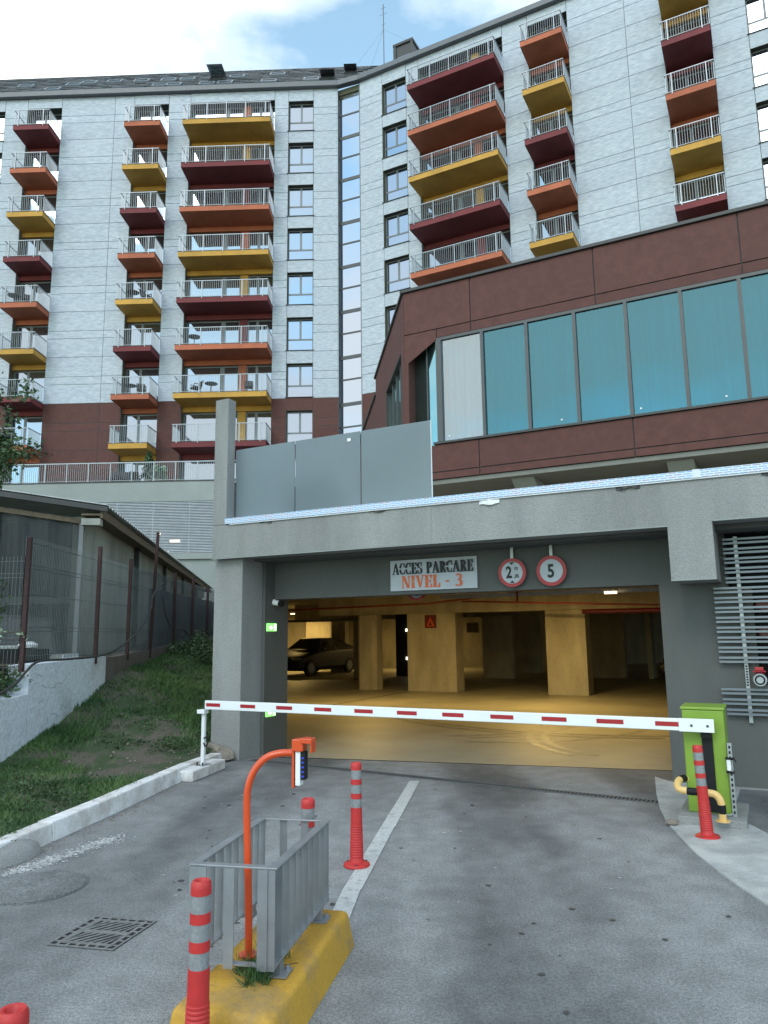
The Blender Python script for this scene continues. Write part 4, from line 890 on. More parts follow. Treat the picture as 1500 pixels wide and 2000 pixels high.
def window_column(F, nw, u0, u1, k1, zmin=9.8):
    head(F, nw, u0, u1, F0 + 2.22)
    for k in range(0, k1 + 1):
        sill, top = FZ(k) + .08, FZ(k) + 2.22
        m = M_red if k >= 6 else M_panel
        low = max(FZ(k + 1) + 2.22, zmin)
        if low < sill - .05:
            MB().box(F, u0 + .002, u1 - .002, nw + .032, nw + .5, low, sill - .03).build('wall', M_joint, ab)
            panels.append((u1 - u0, F, u0, u1, low, sill - .03, nw, m))
        w_ = MB(); fr = .07; n0, n1 = nw + .30, nw + .36
        w_.box(F, u0, u0 + fr, n0, n1, sill, top).box(F, u1 - fr, u1, n0, n1, sill, top).box(F, u0 + fr, u1 - fr, n0, n1, top - fr, top).box(F, u0 + fr, u1 - fr, n0, n1, sill, sill + .05)
        mid = (u0 + u1) / 2; tz = sill + .80
        w_.box(F, u0 + fr, u1 - fr, n0, n1, tz - .05, tz + .05).box(F, mid - .06, mid + .06, n0 - .01, n1, tz + .05, top - fr)
        wo = w_.build('window', M_frameg, ab)
        gm = G_win
        bx('pane', F, (u0 + fr, u1 - fr, n0 + .02, n0 + .03, sill + .05, tz - .05), gm, wo)
        bx('pane', F, (u0 + fr, mid - .06, n0 + .02, n0 + .03, tz + .05, top - fr), gm, wo); bx('pane', F, (mid + .06, u1 - fr, n0 + .02, n0 + .03, tz + .05, top - fr), gm, wo)
        bx('sill', F, (u0 - .07, u1 + .07, nw - .06, nw + .3, sill - .028, sill - .002), M_flash, wo)
        MB().box(F, u0 + .001, u1 - .001, nw + .002, nw + .299, top + .001, top + .02).box(F, u0 + .001, u0 + .012, nw + .002, nw + .299, sill, top).box(F, u1 - .012, u1 - .001, nw + .002, nw + .299, sill, top).build('reveal', M_wallin, wo)
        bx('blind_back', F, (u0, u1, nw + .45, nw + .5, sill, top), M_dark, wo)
rail_cache = {}; rail_k = {}
def balcony(F, nw, nf, u0, u1, k, col, tag_):
    z = FZ(k); m = BC[col]
    s = MB().box(F, u0, u1, nf, nw + .32, z - .33, z - .012).build('balcony', m, ab, label=BN[col] + ' balcony slab')
    bx('band', F, (u0 + .002, u1 - .002, nw + .32, nw + .5, z - .63, z - .004), m, s)
    bx('flashing', F, (u0 - .02, u1 + .02, nf - .02, nw + .3, z - .010, z + .012), M_flash, s)
    if tag_ in rail_cache:
        for o in rail_cache[tag_]:
            c = o.copy(); COL.objects.link(c); c.parent = s; c.location = (0, 0, -ST * (k - rail_k[tag_]))
    else:
        lst = []
        r = MB(); n = int((u1 - u0) / .115)
        for i in range(1, n):
            u = u0 + (u1 - u0) * i / n; r.box(F, u - .006, u + .006, nf + .02, nf + .04, z + .08, z + 1.04)
        n2 = int((nw - nf) / .105)
        for ue in (u0 + .02, u1 - .045):
            for i in range(1, n2 + 1):
                nn_ = nf + (nw - nf) * i / (n2 + 1); r.box(F, ue, ue + .028, nn_ - .007, nn_ + .007, z + .08, z + 1.04)
        lst.append(r.build('railing', M_rail, s))
        r = MB()
        r.box(F, u0, u1, nf + .012, nf + .052, z + 1.04, z + 1.08).box(F, u0, u0 + .04, nf + .052, nw, z + 1.04, z + 1.08).box(F, u1 - .04, u1, nf + .052, nw, z + 1.04, z + 1.08)
        r.box(F, u0, u1, nf + .018, nf + .047, z + .06, z + .08).box(F, u0 + .01, u0 + .03, nf + .047, nw, z + .06, z + .08).box(F, u1 - .04, u1 - .01, nf + .047, nw, z + .06, z + .08)
        lst.append(r.build('handrail', M_rail, s))
        L_ = u1 - u0
        for t in ([.14, .84] if L_ < 3 else [.055, .28, .5, .72, .945]):
            u = u0 + L_ * t; lst.append(bx('post', F, (u - .022, u + .022, nf - .035, nf + .01, z - .08, z + 1.06), M_rail, s))
        rail_cache[tag_] = lst; rail_k[tag_] = k
def loggia(F, nw, u0, u1, k, col):
    z = FZ(k) + .012; top = (FZ(k) + 2.35) if k == 0 else FZ(k - 1) - .63; L_ = u1 - u0; n0 = nw + .56
    d = MB(); d.box(F, u0, u1, n0, n0 + .06, top - .09, top).box(F, u0, u1, n0, n0 + .06, z, z + .08)
    if L_ < 3: cuts = [(u0, u0 + .12), (u0 + .86, u0 + 1.02), (u1 - .07, u1)]; pil = None
    else:
        p0 = u0 + L_ * .615; pil = (p0, p0 + L_ * .085)
        cuts = [(u0, u0 + .12), (u0 + L_ * .40, u0 + L_ * .45), (pil[0] - .08, pil[0]), (pil[1], pil[1] + .08), (u0 + L_ * .80, u0 + L_ * .83), (u1 - .08, u1)]
    for a, c in cuts: d.box(F, a, c, n0 - .01, n0 + .06, z + .08, top - .09)
    do = d.build('balcony_door', M_frameg, ab)
    for (a, b_), (c, e) in zip(cuts, cuts[1:]):
        if pil and abs(b_ - pil[0]) < .01: continue
        bx('pane', F, (b_, c, n0 + .025, n0 + .035, z + .08, top - .09), G_dark, do)
    if pil:
        bx('render_pillar', F, (pil[0], pil[1], nw + .45, n0 + .05, z, top), BC[col], do)
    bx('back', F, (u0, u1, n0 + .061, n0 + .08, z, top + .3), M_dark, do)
    bx('reveal', F, (u1 - .012, u1 - .001, nw + .033, n0, z, top), M_wallin, do); bx('reveal', F, (u0 + .001, u0 + .012, nw + .033, n0, z, top), M_wallin, do)
CL_ = {'A': (-24.52, -22.24, 0), 'B': (-17.41, -15.13, 1), 'C': (-13.69, -8.15, 2)}
for nm, (u0, u1, c0i) in CL_.items():
    for k in range(8): balcony(FL, NL, 41.3, u0, u1, k, (c0i + k) % 3, 'L' + nm)
    for k in range(9): loggia(FL, NL, u0, u1, k, (c0i + k - 1) % 3)
    head(FL, NL, u0, u1)
CR_ = {'C1': (-16.40, -11.0, 0, 6), 'C2': (-9.49, -7.22, 1, 5), 'C3': (-2.34, -.08, 2, 5)}
for nm, (u0, u1, c0i, kk) in CR_.items():
    for k in range(kk): balcony(FR, NR, 35.5, u0, u1, k, (c0i + k) % 3, 'R' + nm); loggia(FR, NR, u0, u1, k, (c0i + k - 1) % 3)
    head(FR, NR, u0, u1)
window_column(FL, NL, -7.25, -5.62, 8); window_column(FL, NL, -27.7, -26.03, 5, 16)
window_column(FR, NR, -18.92, -17.25, 6, 14); window_column(FR, NR, 1.57, 3.2, 4, 20)
for a, c, sp_ in ((-34, -27.7, (-30.8,)), (-26.03, -24.52, ()), (-22.24, -17.41, (-18.7,)), (-15.13, -13.69, ()), (-8.15, -7.25, ()), (-5.62, -4.03, ())):
    wall_segment(FL, NL, a, c, 0, 8, sp_)
for a, c, k1, sp_ in ((-20.53, -18.92, 7, ()), (-17.25, -16.40, 6, ()), (-11.0, -9.49, 5, ()), (-7.22, -2.34, 5, (-4.17,)), (-.08, 1.57, 4, ()), (3.2, 7, 4, ())):
    wall_segment(FR, NR, a, c, 0, k1, sp_)
def keepscore(p):
    s, F, a, c, z0, z1, n, m = p
    x, y, z = F((a + c) / 2, n, (z0 + z1) / 2)
    vis = -1000 if (x / y > .62 or x / y < -.62) else 0
    return vis + (c - a) * (z1 - z0) * 100 / y
panels.sort(key=keepscore, reverse=True)
rest = MB(); restr = MB()
for i, (s, F, a, c, z0, z1, n, m) in enumerate(panels):
    if i < 296: pan(F, a, c, z0, z1, n, m, ab, g=.014)
    else: (restr if m is M_red else rest).box(F, a + .014, c - .014, n, n + .03, z0 + .014, z1 - .014)
if rest.f: rest.build('small_cladding_panels', M_panel, ab, kind='stuff')
if restr.f: restr.build('small_cladding_panels', M_red, ab, kind='stuff')
# glazed strip in the inner corner
qa, qb = Vector(FL(-4.03, 43.2, 0)), Vector(FR(-20.53, 37.42, 0)); qd = (qb - qa)
FS = lambda t, n, z: (qa.x + qd.x * t + n * math.sin(AR), qa.y + qd.y * t + n * math.cos(AR), z)
zs = []
for k in range(9):
    zk = FZ(k) - .42; zs.append((zk, .11)); zs.append((zk - 1.42, .05))
zs = [(36.3, .1), (34.85, .05)] + zs
gst = MB().box(FS, -.06, .05, -.35, .05, 9, 36.6).build('corner_post', M_frame, ab)
bx('corner_post', FS, (.97, 1.0, -.22, .05, 9, 36.6), M_frameg, ab)
for (za, ta), (zb, tb) in zip(zs, zs[1:]):
    bx('strip_pane', FS, (.05, .97, 0, .01, zb + tb, za - ta), G_strip, ab)
    bx('strip_transom', FS, (.05, .97, -.03, .04, zb - tb, zb + tb), M_frame, ab)
bx('strip_head', FS, (.0, 1.0, -.1, .05, 36.3, 36.7), M_wallin, ab); bx('strip_pane', FS, (.05, .97, 0, .01, 36.0, 36.3), M_wallin, ab)
MB().box(FL, -34, -3.5, 43.8, 52, 5, 36.6).box(FR, -20, 9, 38.2, 46, 5, 36.6).build('light_block', M_dark, ab)  # unseen dark boxes added behind both facades to block light
# gutters and roofs
MB().box(FL, -34, -4.05, 42.55, 42.95, 36.70, 37.06).build('gutter', M_gutter, ab, bevel=.03)
MB().box(FR, -20.5, 8, 36.9, 37.3, 36.70, 37.06).build('gutter', M_gutter, ab, bevel=.03)
g1, g2, g3, g4 = FL(-4.05, 42.55, 0), FR(-20.5, 36.9, 0), FR(-20.5, 37.3, 0), FL(-4.05, 42.95, 0)
MB().prism([(p[0], p[1], 36.70) for p in (g1, g2, g3, g4)], [(p[0], p[1], 37.06) for p in (g1, g2, g3, g4)]).build('gutter', M_gutter, ab)
MB().quad(FL(-34, 42.7, 37.05), FL(-3.9, 42.7, 37.05), FL(-.9, 45.75, 40.68), FL(-34, 45.75, 40.68)).build('roof', M_slate, ab, orient=False)
MB().quad(FR(-20.6, 37.2, 37.05), FR(9, 37.2, 37.05), FR(9, 44, 41.1), FR(-18, 44, 41.1)).build('roof', M_slate, ab, orient=False)
tl = MB()
for r_ in range(10):
    t0 = r_ * .31; n0 = 42.7 + t0; z0 = 37.05 + 1.19 * t0; u = -31 + (.35 if r_ % 2 else 0)
    while u < -4.2 + t0 * .9:
        h = random.uniform(-.015, .02)
        tl.prism([FL(u, n0, z0 + .07 + h), FL(u + .64, n0, z0 + .07 + h), FL(u + .64, n0 + .31, z0 + .31 * 1.19 + .01), FL(u, n0 + .31, z0 + .31 * 1.19 + .01)],
                 [FL(u, n0 - .02, z0 + .10 + h), FL(u + .64, n0 - .02, z0 + .10 + h), FL(u + .64, n0 + .29, z0 + .31 * 1.19 + .03), FL(u, n0 + .29, z0 + .31 * 1.19 + .03)])
        u += .68
tl.build('slate_tiles', M_slate, ab, kind='stuff')
def roof_window(u, t, w_, l_, openang=0, m=None):
    s = 1.19; z0 = 37.05 + s * t; k = 1 / math.hypot(1, s)
    FQ = lambda a, b_, c: FL(u + a, 42.7 + t + b_ * k - c * s * k, z0 + b_ * s * k + c * k)
    o = MB().box(FQ, -w_ / 2, w_ / 2, 0, .07, .0, .16).box(FQ, -w_ / 2, w_ / 2, l_ - .07, l_, 0, .16).box(FQ, -w_ / 2, -w_ / 2 + .07, .07, l_ - .07, 0, .16).box(FQ, w_ / 2 - .07, w_ / 2, .07, l_ - .07, 0, .16).build('roof_window', M_rail if not openang else M_frame, ab)
    if openang:
        ca, sa = math.cos(openang), math.sin(openang)
        FO = lambda a, b_, c: FQ(a, l_ - (l_ - b_) * ca - c * sa, .16 + (l_ - b_) * sa + c * ca)
        bx('sash', FO, (-w_ / 2, w_ / 2, 0, l_, 0, .06), m or M_frame, o)
        if m is not None: bx('pane', FO, (-w_ / 2 + .12, w_ / 2 - .12, .12, l_ - .12, -.015, -.002), G_side, o)
    else: bx('pane', FQ, (-w_ / 2 + .07, w_ / 2 - .07, .07, l_ - .07, .10, .12), G_win, o)
for u, t in ((-25.3, .94), (-22.0, .94), (-21.06, 1.15), (-19.36, 1.28), (-17.47, 1.17), (-15.62, 1.12), (-14.34, 1.19), (-23.0, .1), (-15.81, .1), (-14.9, .1), (-12.7, .1), (-11.5, .14), (-11.0, 1.34), (-8.27, 1.52), (-8.6, .13), (-5.8, .17)):
    roof_window(u, t, 1.0, .7)
roof_window(-12.3, .95, 1.05, 1.1, R(45), M_rail); roof_window(-4.75, .35, .95, .7, R(38)); roof_window(-3.3, 1.35, .85, .7, R(38))
dm = MB().box(FR, -19.35, -18.0, 40.0, 42.5, 38.2, 40.9).build('dormer', M_flash, ab)
bx('frame', FR, (-19.42, -17.93, 39.9, 42.6, 40.9, 41.08), M_flash, dm); bx('frame', FR, (-19.40, -19.2, 39.92, 39.99, 38.2, 40.9), M_flash, dm); bx('frame', FR, (-18.12, -17.96, 39.92, 39.99, 38.2, 40.9), M_flash, dm); bx('pane', FR, (-19.1, -18.2, 39.96, 39.99, 38.4, 40.0), G_win, dm)
am = thing('antenna_mast', FR(-20.4, 40.5, 38.9), 'thin tall lattice free antenna mast on the roof ridge', 'antenna')
MB().tube([FR(-20.4, 40.5, 38.0), FR(-20.4, 40.5, 45.2)], .035, 6).build('mast', M_gutter, am)
for z, l_ in ((44.9, .2), (44.4, .3), (43.6, .15)): MB().tube([FR(-20.4 - l_, 40.5, z), FR(-20.4 + l_, 40.5, z)], .012, 4).build('crossbar', M_gutter, am)
for du, dn in ((-7, 2), (6, 4), (-4, 3)): MB().tube([FR(-20.4, 40.5, 43.2), FR(-20.4 + du, 40.5 + dn, 40)], .006, 4).build('guy_wire', M_gutter, am)

# balcony furniture
M_rattan = mat('dark_rattan', (.025, .022, .02), .7)
def chair(F, u, n, z, lab, rot=0):
    t = thing('balcony_chair', F(u, n, z), lab, 'chair', 'dark chairs on the balconies')
    f = lambda a, b_, c: F(u + a * math.cos(rot) - b_ * math.sin(rot), n + a * math.sin(rot) + b_ * math.cos(rot), z + c)
    bx('seat', f, (-.25, .25, -.25, .25, .38, .45), M_rattan, t); MB().prism([f(-.25, .2, .45), f(.25, .2, .45), f(.25, .26, .45), f(-.25, .26, .45)], [f(-.25, .34, .92), f(.25, .34, .92), f(.25, .40, .92), f(-.25, .40, .92)]).build('backrest', M_rattan, t)
    for a in (-.23, .21):
        bx('armrest', f, (a, a + .03, -.22, .3, .62, .66), M_rattan, t)
        for b_ in (-.22, .2): bx('leg', f, (a, a + .03, b_, b_ + .03, .012, .62), M_rattan, t)
def table(F, u, n, z, lab):
    t = thing('balcony_table', F(u, n, z), lab, 'table', 'small round tables on the balconies'); c = F(u, n, z)
    MB().lathe([(.38, .70), (.38, .73)], c=c, seg=18).build('table_top', M_rattan, t); MB().lathe([(.03, .012), (.03, .70)], c=c, seg=8).build('leg', M_rattan, t); MB().lathe([(.2, .012), (.2, .03)], c=c, seg=12).build('base', M_rattan, t)
table(FL, -16.6, 41.9, FZ(4), 'dark table on the yellow balcony, fifth of the middle narrow column'); chair(FL, -15.75, 41.9, FZ(4), 'tall backed chair on the yellow balcony, fifth of the middle narrow column', 1.2)
table(FL, -24.0, 41.9, FZ(4), 'dark table on the orange balcony at the left edge, fifth from the top'); chair(FL, -23.2, 41.9, FZ(4), 'dark chair on the orange balcony at the left edge, fifth from the top', .6)
table(FL, -16.5, 41.9, FZ(6), 'dark table on the lowest orange balcony of the middle narrow column'); chair(FL, -15.8, 41.9, FZ(6), 'round backed chair on the lowest orange balcony of the middle narrow column', .5)
table(FL, -12.7, 41.9, FZ(5), 'dark round table on the wide orange balcony, sixth from the top'); chair(FL, -12.5, 41.8, FZ(6), 'dark low chair at the left of the lowest full wide yellow balcony', -.8); table(FL, -11.6, 41.9, FZ(6), 'dark table at the left of the lowest full wide yellow balcony')
chair(FL, -9.3, 41.8, FZ(6), 'dark chair at the right end of the lowest full wide yellow balcony', .3)
chair(FR, -15.3, 36, FZ(3), 'pale chair on the wide burgundy balcony of the right facade', .4)

# ================================================================== PODIUM
pd = thing('terrace_podium', FL(-15, 38.3, 0), 'pale concrete terrace podium with metal railing and a screen of thin horizontal slats', 'podium', rz=-AL)
bx('parapet', FL, (-34, -5, 38, 38.3, 8.62, 9.70), M_pod, pd, bevel=.02)
bx('terrace_floor', FL, (-34, -5, 38.3, 43.5, 9.5, 9.69), M_pod, pd)
bx('coping', FL, (-34, -5, 37.97, 38.33, 9.702, 9.76), M_flash, pd)
bx('ledge', FL, (-34, -5, 37.9, 38.3, 5.53, 5.86), M_pod, pd, bevel=.02)
bx('lower_wall', FL, (-34, -5, 38.05, 38.3, 0, 5.52), M_pod, pd); bx('lintel_shadow_gap', FL, (-34, -5, 38.1, 38.2, 5.42, 5.529), M_flash, pd)
bx('back_wall', FL, (-34, -5, 39.8, 40, 5.5, 9.4), mat('louvre_interior', (.05, .055, .06), .8), pd)
q = MB()
for k in range(33): z = 5.90 + k * .083; q.prism([FL(-34, 38.02, z), FL(-5, 38.02, z), FL(-5, 38.09, z + .028), FL(-34, 38.09, z + .028)], [FL(-34, 38.02, z + .034), FL(-5, 38.02, z + .034), FL(-5, 38.09, z + .062), FL(-34, 38.09, z + .062)])
q.build('thin_slats', mat('pale_slat', (.42, .45, .50), .5), pd, kind='stuff')
for i in range(14): u = -33 + i * 1.95; bx('slat_post', FL, (u, u + .05, 38.1, 38.14, 5.87, 8.61), M_rail, pd)
q = MB()
for i in range(250): u = -33.5 + i * .112; q.box(FL, u, u + .013, 38.12, 38.15, 9.84, 10.78)
q.build('balusters', M_rail, pd, kind='stuff')
bx('handrail', FL, (-34, -5, 38.11, 38.16, 10.78, 10.83), M_rail, pd); bx('bottom_rail', FL, (-34, -5, 38.12, 38.15, 9.82, 9.84), M_rail, pd)
for i in range(24): u = -33.6 + i * 1.18; bx('post', FL, (u, u + .05, 38.08, 38.11, 9.6, 10.80), M_rail, pd)
for u, z, s in ((-12.75, 6.72, .28), (-13.6, 7.15, .035), (-13.1, 6.1, .035), (-13.25, 6.05, .03)):
    tag(bx('wall_lamp', FL, (u - s, u + s, 39.6, 39.7, z - .05, z + .05), mat('soft_lamp', (1, .85, .6), emit=3.), bevel=.02), 'lit lamp glowing behind the thin slats, %s' % {-12.75: 'the long one', -13.6: 'small upper dot', -13.1: 'small lower dot at right', -13.25: 'small lower dot at left'}[u], 'lamp')
# plants on the terrace
def potted(x, y, z, h, r, n, lab, m, cone=True, nm='potted_conifer', sz=.07):
    t = thing(nm, (x, y, z), lab, 'potted plant')
    MB().lathe([(.16, 0), (.22, .35), (.19, .35), (.17, .3)], c=(x, y, z), seg=14).build('pot', M_stone, t)
    MB().tube([(x, y, z + .3), (x, y, z + .3 + h * .7)], .02, 5).build('stem', M_bark, t)
    hh_ = rng.random(n) ** .8; rr = r * ((1 - hh_) ** .7 + .12) * np.sqrt(rng.random(n)) if cone else r * np.sqrt(rng.random(n)); g = rng.uniform(0, 6.28, n)
    P = np.c_[x + rr * np.cos(g), y + rr * np.sin(g), z + .35 + hh_ * h]
    o = tri_mesh('foliage', leaves(P, n * 3, (.03, .03, .03), sz), m, None, per=4); o.parent = t; o.matrix_parent_inverse = Matrix.Translation((-x, -y, -z))
p = FL(-14.1, 38.9, 9.69); potted(*p, 1.5, .38, 500, 'dark green cone shaped conifer in a pot behind the terrace railing', M_leaf)
p = FL(-13.45, 38.8, 9.69); potted(*p, .75, .35, 60, 'pale spiky potted plant behind the terrace railing, right of the conifer', M_leafp, cone=False, nm='potted_spider_plant', sz=.16)
for i, u in enumerate((-16.2, -15.5, -14.9)): chair(FL, u, 39.2, 9.69, 'dark terrace chair behind the railing, %s of three' % ('left', 'middle', 'right')[i], .3 * i)

# ================================================================== SHED, RETAINING WALL, FENCE
yd = MB(); yd.quad((-60, 9.1, 1.26), (-4.5, 9.1, 1.26), (-5.3, 36, 1.5), (-60, 36, 1.5)); yd.build('yard', M_soil, kind='structure', orient=False)
yd = MB(); yd.quad((-60, 2, .86), (-4.45, 2, .86), (-4.45, 9.1, .86), (-60, 9.1, .86)); yd.build('garden', M_soil, kind='structure', orient=False)
rw = thing('retaining_wall', (-4.4, 9.5, 0), 'peeling whitewashed retaining wall, stepped at the left, with a raw concrete end', 'wall')
def wallseg(y0, y1, zt0, zt1, m, nm, n=10, rag=.012):
    b = MB(); ys_ = np.linspace(y0, y1, n + 1)
    for a, c in zip(ys_, ys_[1:]):
        za = zt0 + (zt1 - zt0) * (a - y0) / (y1 - y0) + rag * math.sin(a * 23); zc = zt0 + (zt1 - zt0) * (c - y0) / (y1 - y0) + rag * math.sin(c * 23)
        xa, xc = WX(a), WX(c)
        b.v += [(xa, a, -.2), (xc, c, -.2), (xc, c, zc), (xa, a, za), (xa - .26, a, -.2), (xc - .26, c, -.2), (xc - .26, c, zc), (xa - .26, a, za)]; k = len(b.v) - 8
        b.f += [(k, k + 1, k + 2, k + 3), (k + 3, k + 2, k + 6, k + 7), (k + 7, k + 6, k + 5, k + 4)]; b.mi += [0] * 3
        if a == ys_[0]: b.f.append((k, k + 3, k + 7, k + 4)); b.mi.append(0)
        if c == ys_[-1]: b.f.append((k + 1, k + 5, k + 6, k + 2)); b.mi.append(0)
    return b.build(nm, m, rw)
wallseg(2.5, 9.13, .90, .92, M_whitewash, 'low_wall', 16); wallseg(9.135, 11.83, 1.27, 1.285, M_whitewash, 'high_wall', 10); wallseg(11.84, 22, 1.27, 1.6, M_stain, 'raw_wall', 16)
ck = MB()
for path in ([(9.5, 1.0), (9.62, .96), (9.9, .94), (10.0, 1.0), (10.15, .99), (10.3, 1.08)], [(9.8, .62), (10.0, .60), (10.1, .55)], [(9.15, .66), (9.17, .45)], [(9.45, .8), (9.6, .83)], [(9.75, .3 + .3), (9.72, .5)], [(9.3, 1.16), (9.45, 1.14), (9.5, 1.1)]):
    ck.tube([(WX(y) - .001, y, z + .012 * math.sin(y * 61)) for y, z in path], .0032, 4)
ck.build('cracks', M_dark, rw, kind='stuff')

fe = thing('mesh_fence', (-4.3, 12, 1.3), 'green grey wire mesh fence on dark red posts along the retaining wall', 'fence')
XF = lambda y: -4.0 - .03 * y - .06
posts = [(8.93, 2.81, 0), (11.36, 2.98, 0), (12.89, 2.94, 0), (14.24, 3.60, .02), (16.0, 2.95, 0), (17.7, 2.95, 0), (19.4, 2.9, 0), (21.2, 2.95, 0)]
for y, zt, ln_ in posts:
    MB().prism([(XF(y) - .025, y - .025, 1.2), (XF(y) + .025, y - .025, 1.2), (XF(y) + .025, y + .025, 1.2), (XF(y) - .025, y + .025, 1.2)], [(XF(y) - .025 + ln_ * 4, y - .025, zt), (XF(y) + .025 + ln_ * 4, y - .025, zt), (XF(y) + .025 + ln_ * 4, y + .025, zt), (XF(y) - .025 + ln_ * 4, y + .025, zt)]).build('post', M_rust, fe)
def meshpanel(p0, p1, z0, z1, nmx):
    b = MB(); d = Vector((p1[0] - p0[0], p1[1] - p0[1], 0)); L_ = d.length; n = int(L_ / .05); r = .0036
    px = Vector((-d.y, d.x, 0)).normalized()
    for i in range(n + 1):
        q_ = Vector((p0[0], p0[1], 0)) + d * (i / n)
        b.prism([(q_.x - r, q_.y - r, z0), (q_.x + r, q_.y - r, z0), (q_.x, q_.y + r, z0)], [(q_.x - r, q_.y - r, z1 + .03), (q_.x + r, q_.y - r, z1 + .03), (q_.x, q_.y + r, z1 + .03)])
    for z in (z0 + .05, z0 + .35, z0 + .40, z0 + .8, z0 + 1.12, z0 + 1.17, z1 - .03):
        if z < z1: b.tube([(p0[0] + px.x * .01, p0[1] + px.y * .01, z), (p1[0] + px.x * .01, p1[1] + px.y * .01, z)], .004, 3)
    b.build('wire_panel', M_wire, fe, kind='stuff')
for (y0, z0, _), (y1, z1, _) in zip(posts, posts[1:]): meshpanel((XF(y0) - .04, y0), (XF(y1) - .04, y1), 1.33, 2.80, 0)
meshpanel((XF(8.93) - .04, 8.93), (-9, 9.6), 1.2, 2.55, 0)
M_sheet = mat('blue_grey_sheet', (.13, .155, .18), .6, metal=.2, var=.15, scale=5)
for i in range(9):
    y0 = 14.5 + i * .75; MB().box(frame(math.pi / 2 * -1 - .03, XF(y0) - .12, y0), .02, .70, -.01, .01, 1.40, 2.52 + .02 * (i % 2)).build('metal_sheet', M_sheet, fe)

sh = thing('long_shed', (-6.2, 20, 1.3), 'long low shed with corrugated roof, net covered front and stained plaster side wall', 'shed')
s0, s1 = Vector((-5.08, 12.4, 0)), Vector((-8.45, 34.6, 0)); sd_ = (s1 - s0).normalized(); sp_n = Vector((-sd_.y, sd_.x, 0))
FSH = lambda s, o, z: (s0.x + sd_.x * s + sp_n.x * o, s0.y + sd_.y * s + sp_n.y * o, z)
bx('side_wall', FSH, (0, 7.5, 0, .2, 1.2, 3.62), M_shedwall, sh)
MB().box(FSH, 7.5, 22.4, 0, .2, 1.2, 2.62).box(FSH, 7.5, 22.4, 0, .2, 3.32, 3.62).build('side_wall', M_shedwall, sh)
s = 7.5
while s < 22:
    bx('side_wall', FSH, (s, s + .55, .0, .2, 2.621, 3.319), M_shedwall, sh)
    w_ = MB().box(FSH, s + .55, s + .61, .05, .12, 2.63, 3.31).box(FSH, s + 1.27, s + 1.33, .05, .12, 2.63, 3.31).box(FSH, s + .61, s + 1.27, .05, .12, 3.25, 3.31).box(FSH, s + .61, s + 1.27, .05, .12, 2.63, 2.69).box(FSH, s + .91, s + .96, .04, .12, 2.69, 3.25).build('window', M_pod, sh)
    bx('pane', FSH, (s + .61, s + 1.27, .09, .1, 2.69, 3.25), G_side, w_)
    s += 1.33
for s in (4.5, 9.0, 13.5, 18.0): bx('downpipe', FSH, (s, s + .09, -.12, -.02, 1.3, 3.6), M_hose, sh)
bx('fascia_board', FSH, (-.3, 22.5, -.34, -.30, 3.56, 3.70), M_wood, sh); bx('eave_lining', FSH, (-.3, 22.5, -.299, 0, 3.60, 3.63), M_wood, sh)
# corrugated roof rising to the left
rf = MB(); n = 420
for j in range(n):
    s_a, s_b = -.35 + 22.9 * j / n, -.35 + 22.9 * (j + 1) / n; za = .022 * math.sin(j * math.pi / 2); zb_ = .022 * math.sin((j + 1) * math.pi / 2)
    for o0, o1 in ((-.42, 7.0),):
        rf.quad(FSH(s_a, o0, 3.765 + za), FSH(s_b, o0, 3.765 + zb_), FSH(s_b, o1, 4.82 + zb_), FSH(s_a, o1, 4.82 + za))
        rf.quad(FSH(s_a, o0, 3.745 + za), FSH(s_b, o0, 3.745 + zb_), FSH(s_b, o0, 3.765 + zb_), FSH(s_a, o0, 3.765 + za))
rf.build('corrugated_roof', mat('weathered_sheet', (.34, .36, .37), .6, var=.2, scale=3), sh, orient=False)
MB().prism([FSH(-.36, -.42, 3.66), FSH(-.30, -.42, 3.66), FSH(-.30, 7, 4.68), FSH(-.36, 7, 4.68)], [FSH(-.36, -.42, 3.74), FSH(-.30, -.42, 3.74), FSH(-.30, 7, 4.79), FSH(-.36, 7, 4.79)]).build('verge_board', M_flash, sh)
bx('rafter_end', FSH, (-.3, -.1, -.3, 0, 3.44, 3.55), M_shedwall, sh)
# net covered front
def netmat():
    m = bpy.data.materials.new('shade_net'); m.use_nodes = True; nt = m.node_tree; b = nt.nodes['Principled BSDF']; b.inputs['Base Color'].default_value = (.022, .030, .036, 1); b.inputs['Roughness'].default_value = .5
    t = nt.nodes.new('ShaderNodeBsdfTransparent'); x = nt.nodes.new('ShaderNodeMixShader'); x.inputs[0].default_value = .30
    nt.links.new(b.outputs[0], x.inputs[1]); nt.links.new(t.outputs[0], x.inputs[2]); nt.links.new(x.outputs[0], nt.nodes['Material Output'].inputs[0]); return m
M_net = netmat()
FSF = lambda o, d, z: FSH(d, o, z)
for k, (o0, o1) in enumerate(((0.02, 1.35), (1.40, 3.4), (3.45, 6.8))):
    b = MB(); n = 14
    for i in range(n):
        a, c = o0 + (o1 - o0) * i / n, o0 + (o1 - o0) * (i + 1) / n; w1, w2 = .02 * math.sin(i * 1.3 + k), .02 * math.sin((i + 1) * 1.3 + k)
        b.quad(FSF(a, -.05 + w1, 1.3), FSF(c, -.05 + w2, 1.3), FSF(c, -.05 - w2, 3.58 + .145 * c), FSF(a, -.05 - w1, 3.58 + .145 * a))
    b.build('shade_net', M_net, sh, orient=False)
for o in (0.0, 1.36, 3.42): bx('front_post', FSF, (o, o + .07, -.12, -.06, 1.25, 3.55 + .145 * o), M_frameg, sh)
MB().prism([FSF(0, -.12, 3.48), FSF(7, -.12, 4.5), FSF(7, -.06, 4.5), FSF(0, -.06, 3.48)], [FSF(0, -.12, 3.56), FSF(7, -.12, 4.58), FSF(7, -.06, 4.58), FSF(0, -.06, 3.56)]).build('front_rail', M_wood, sh)
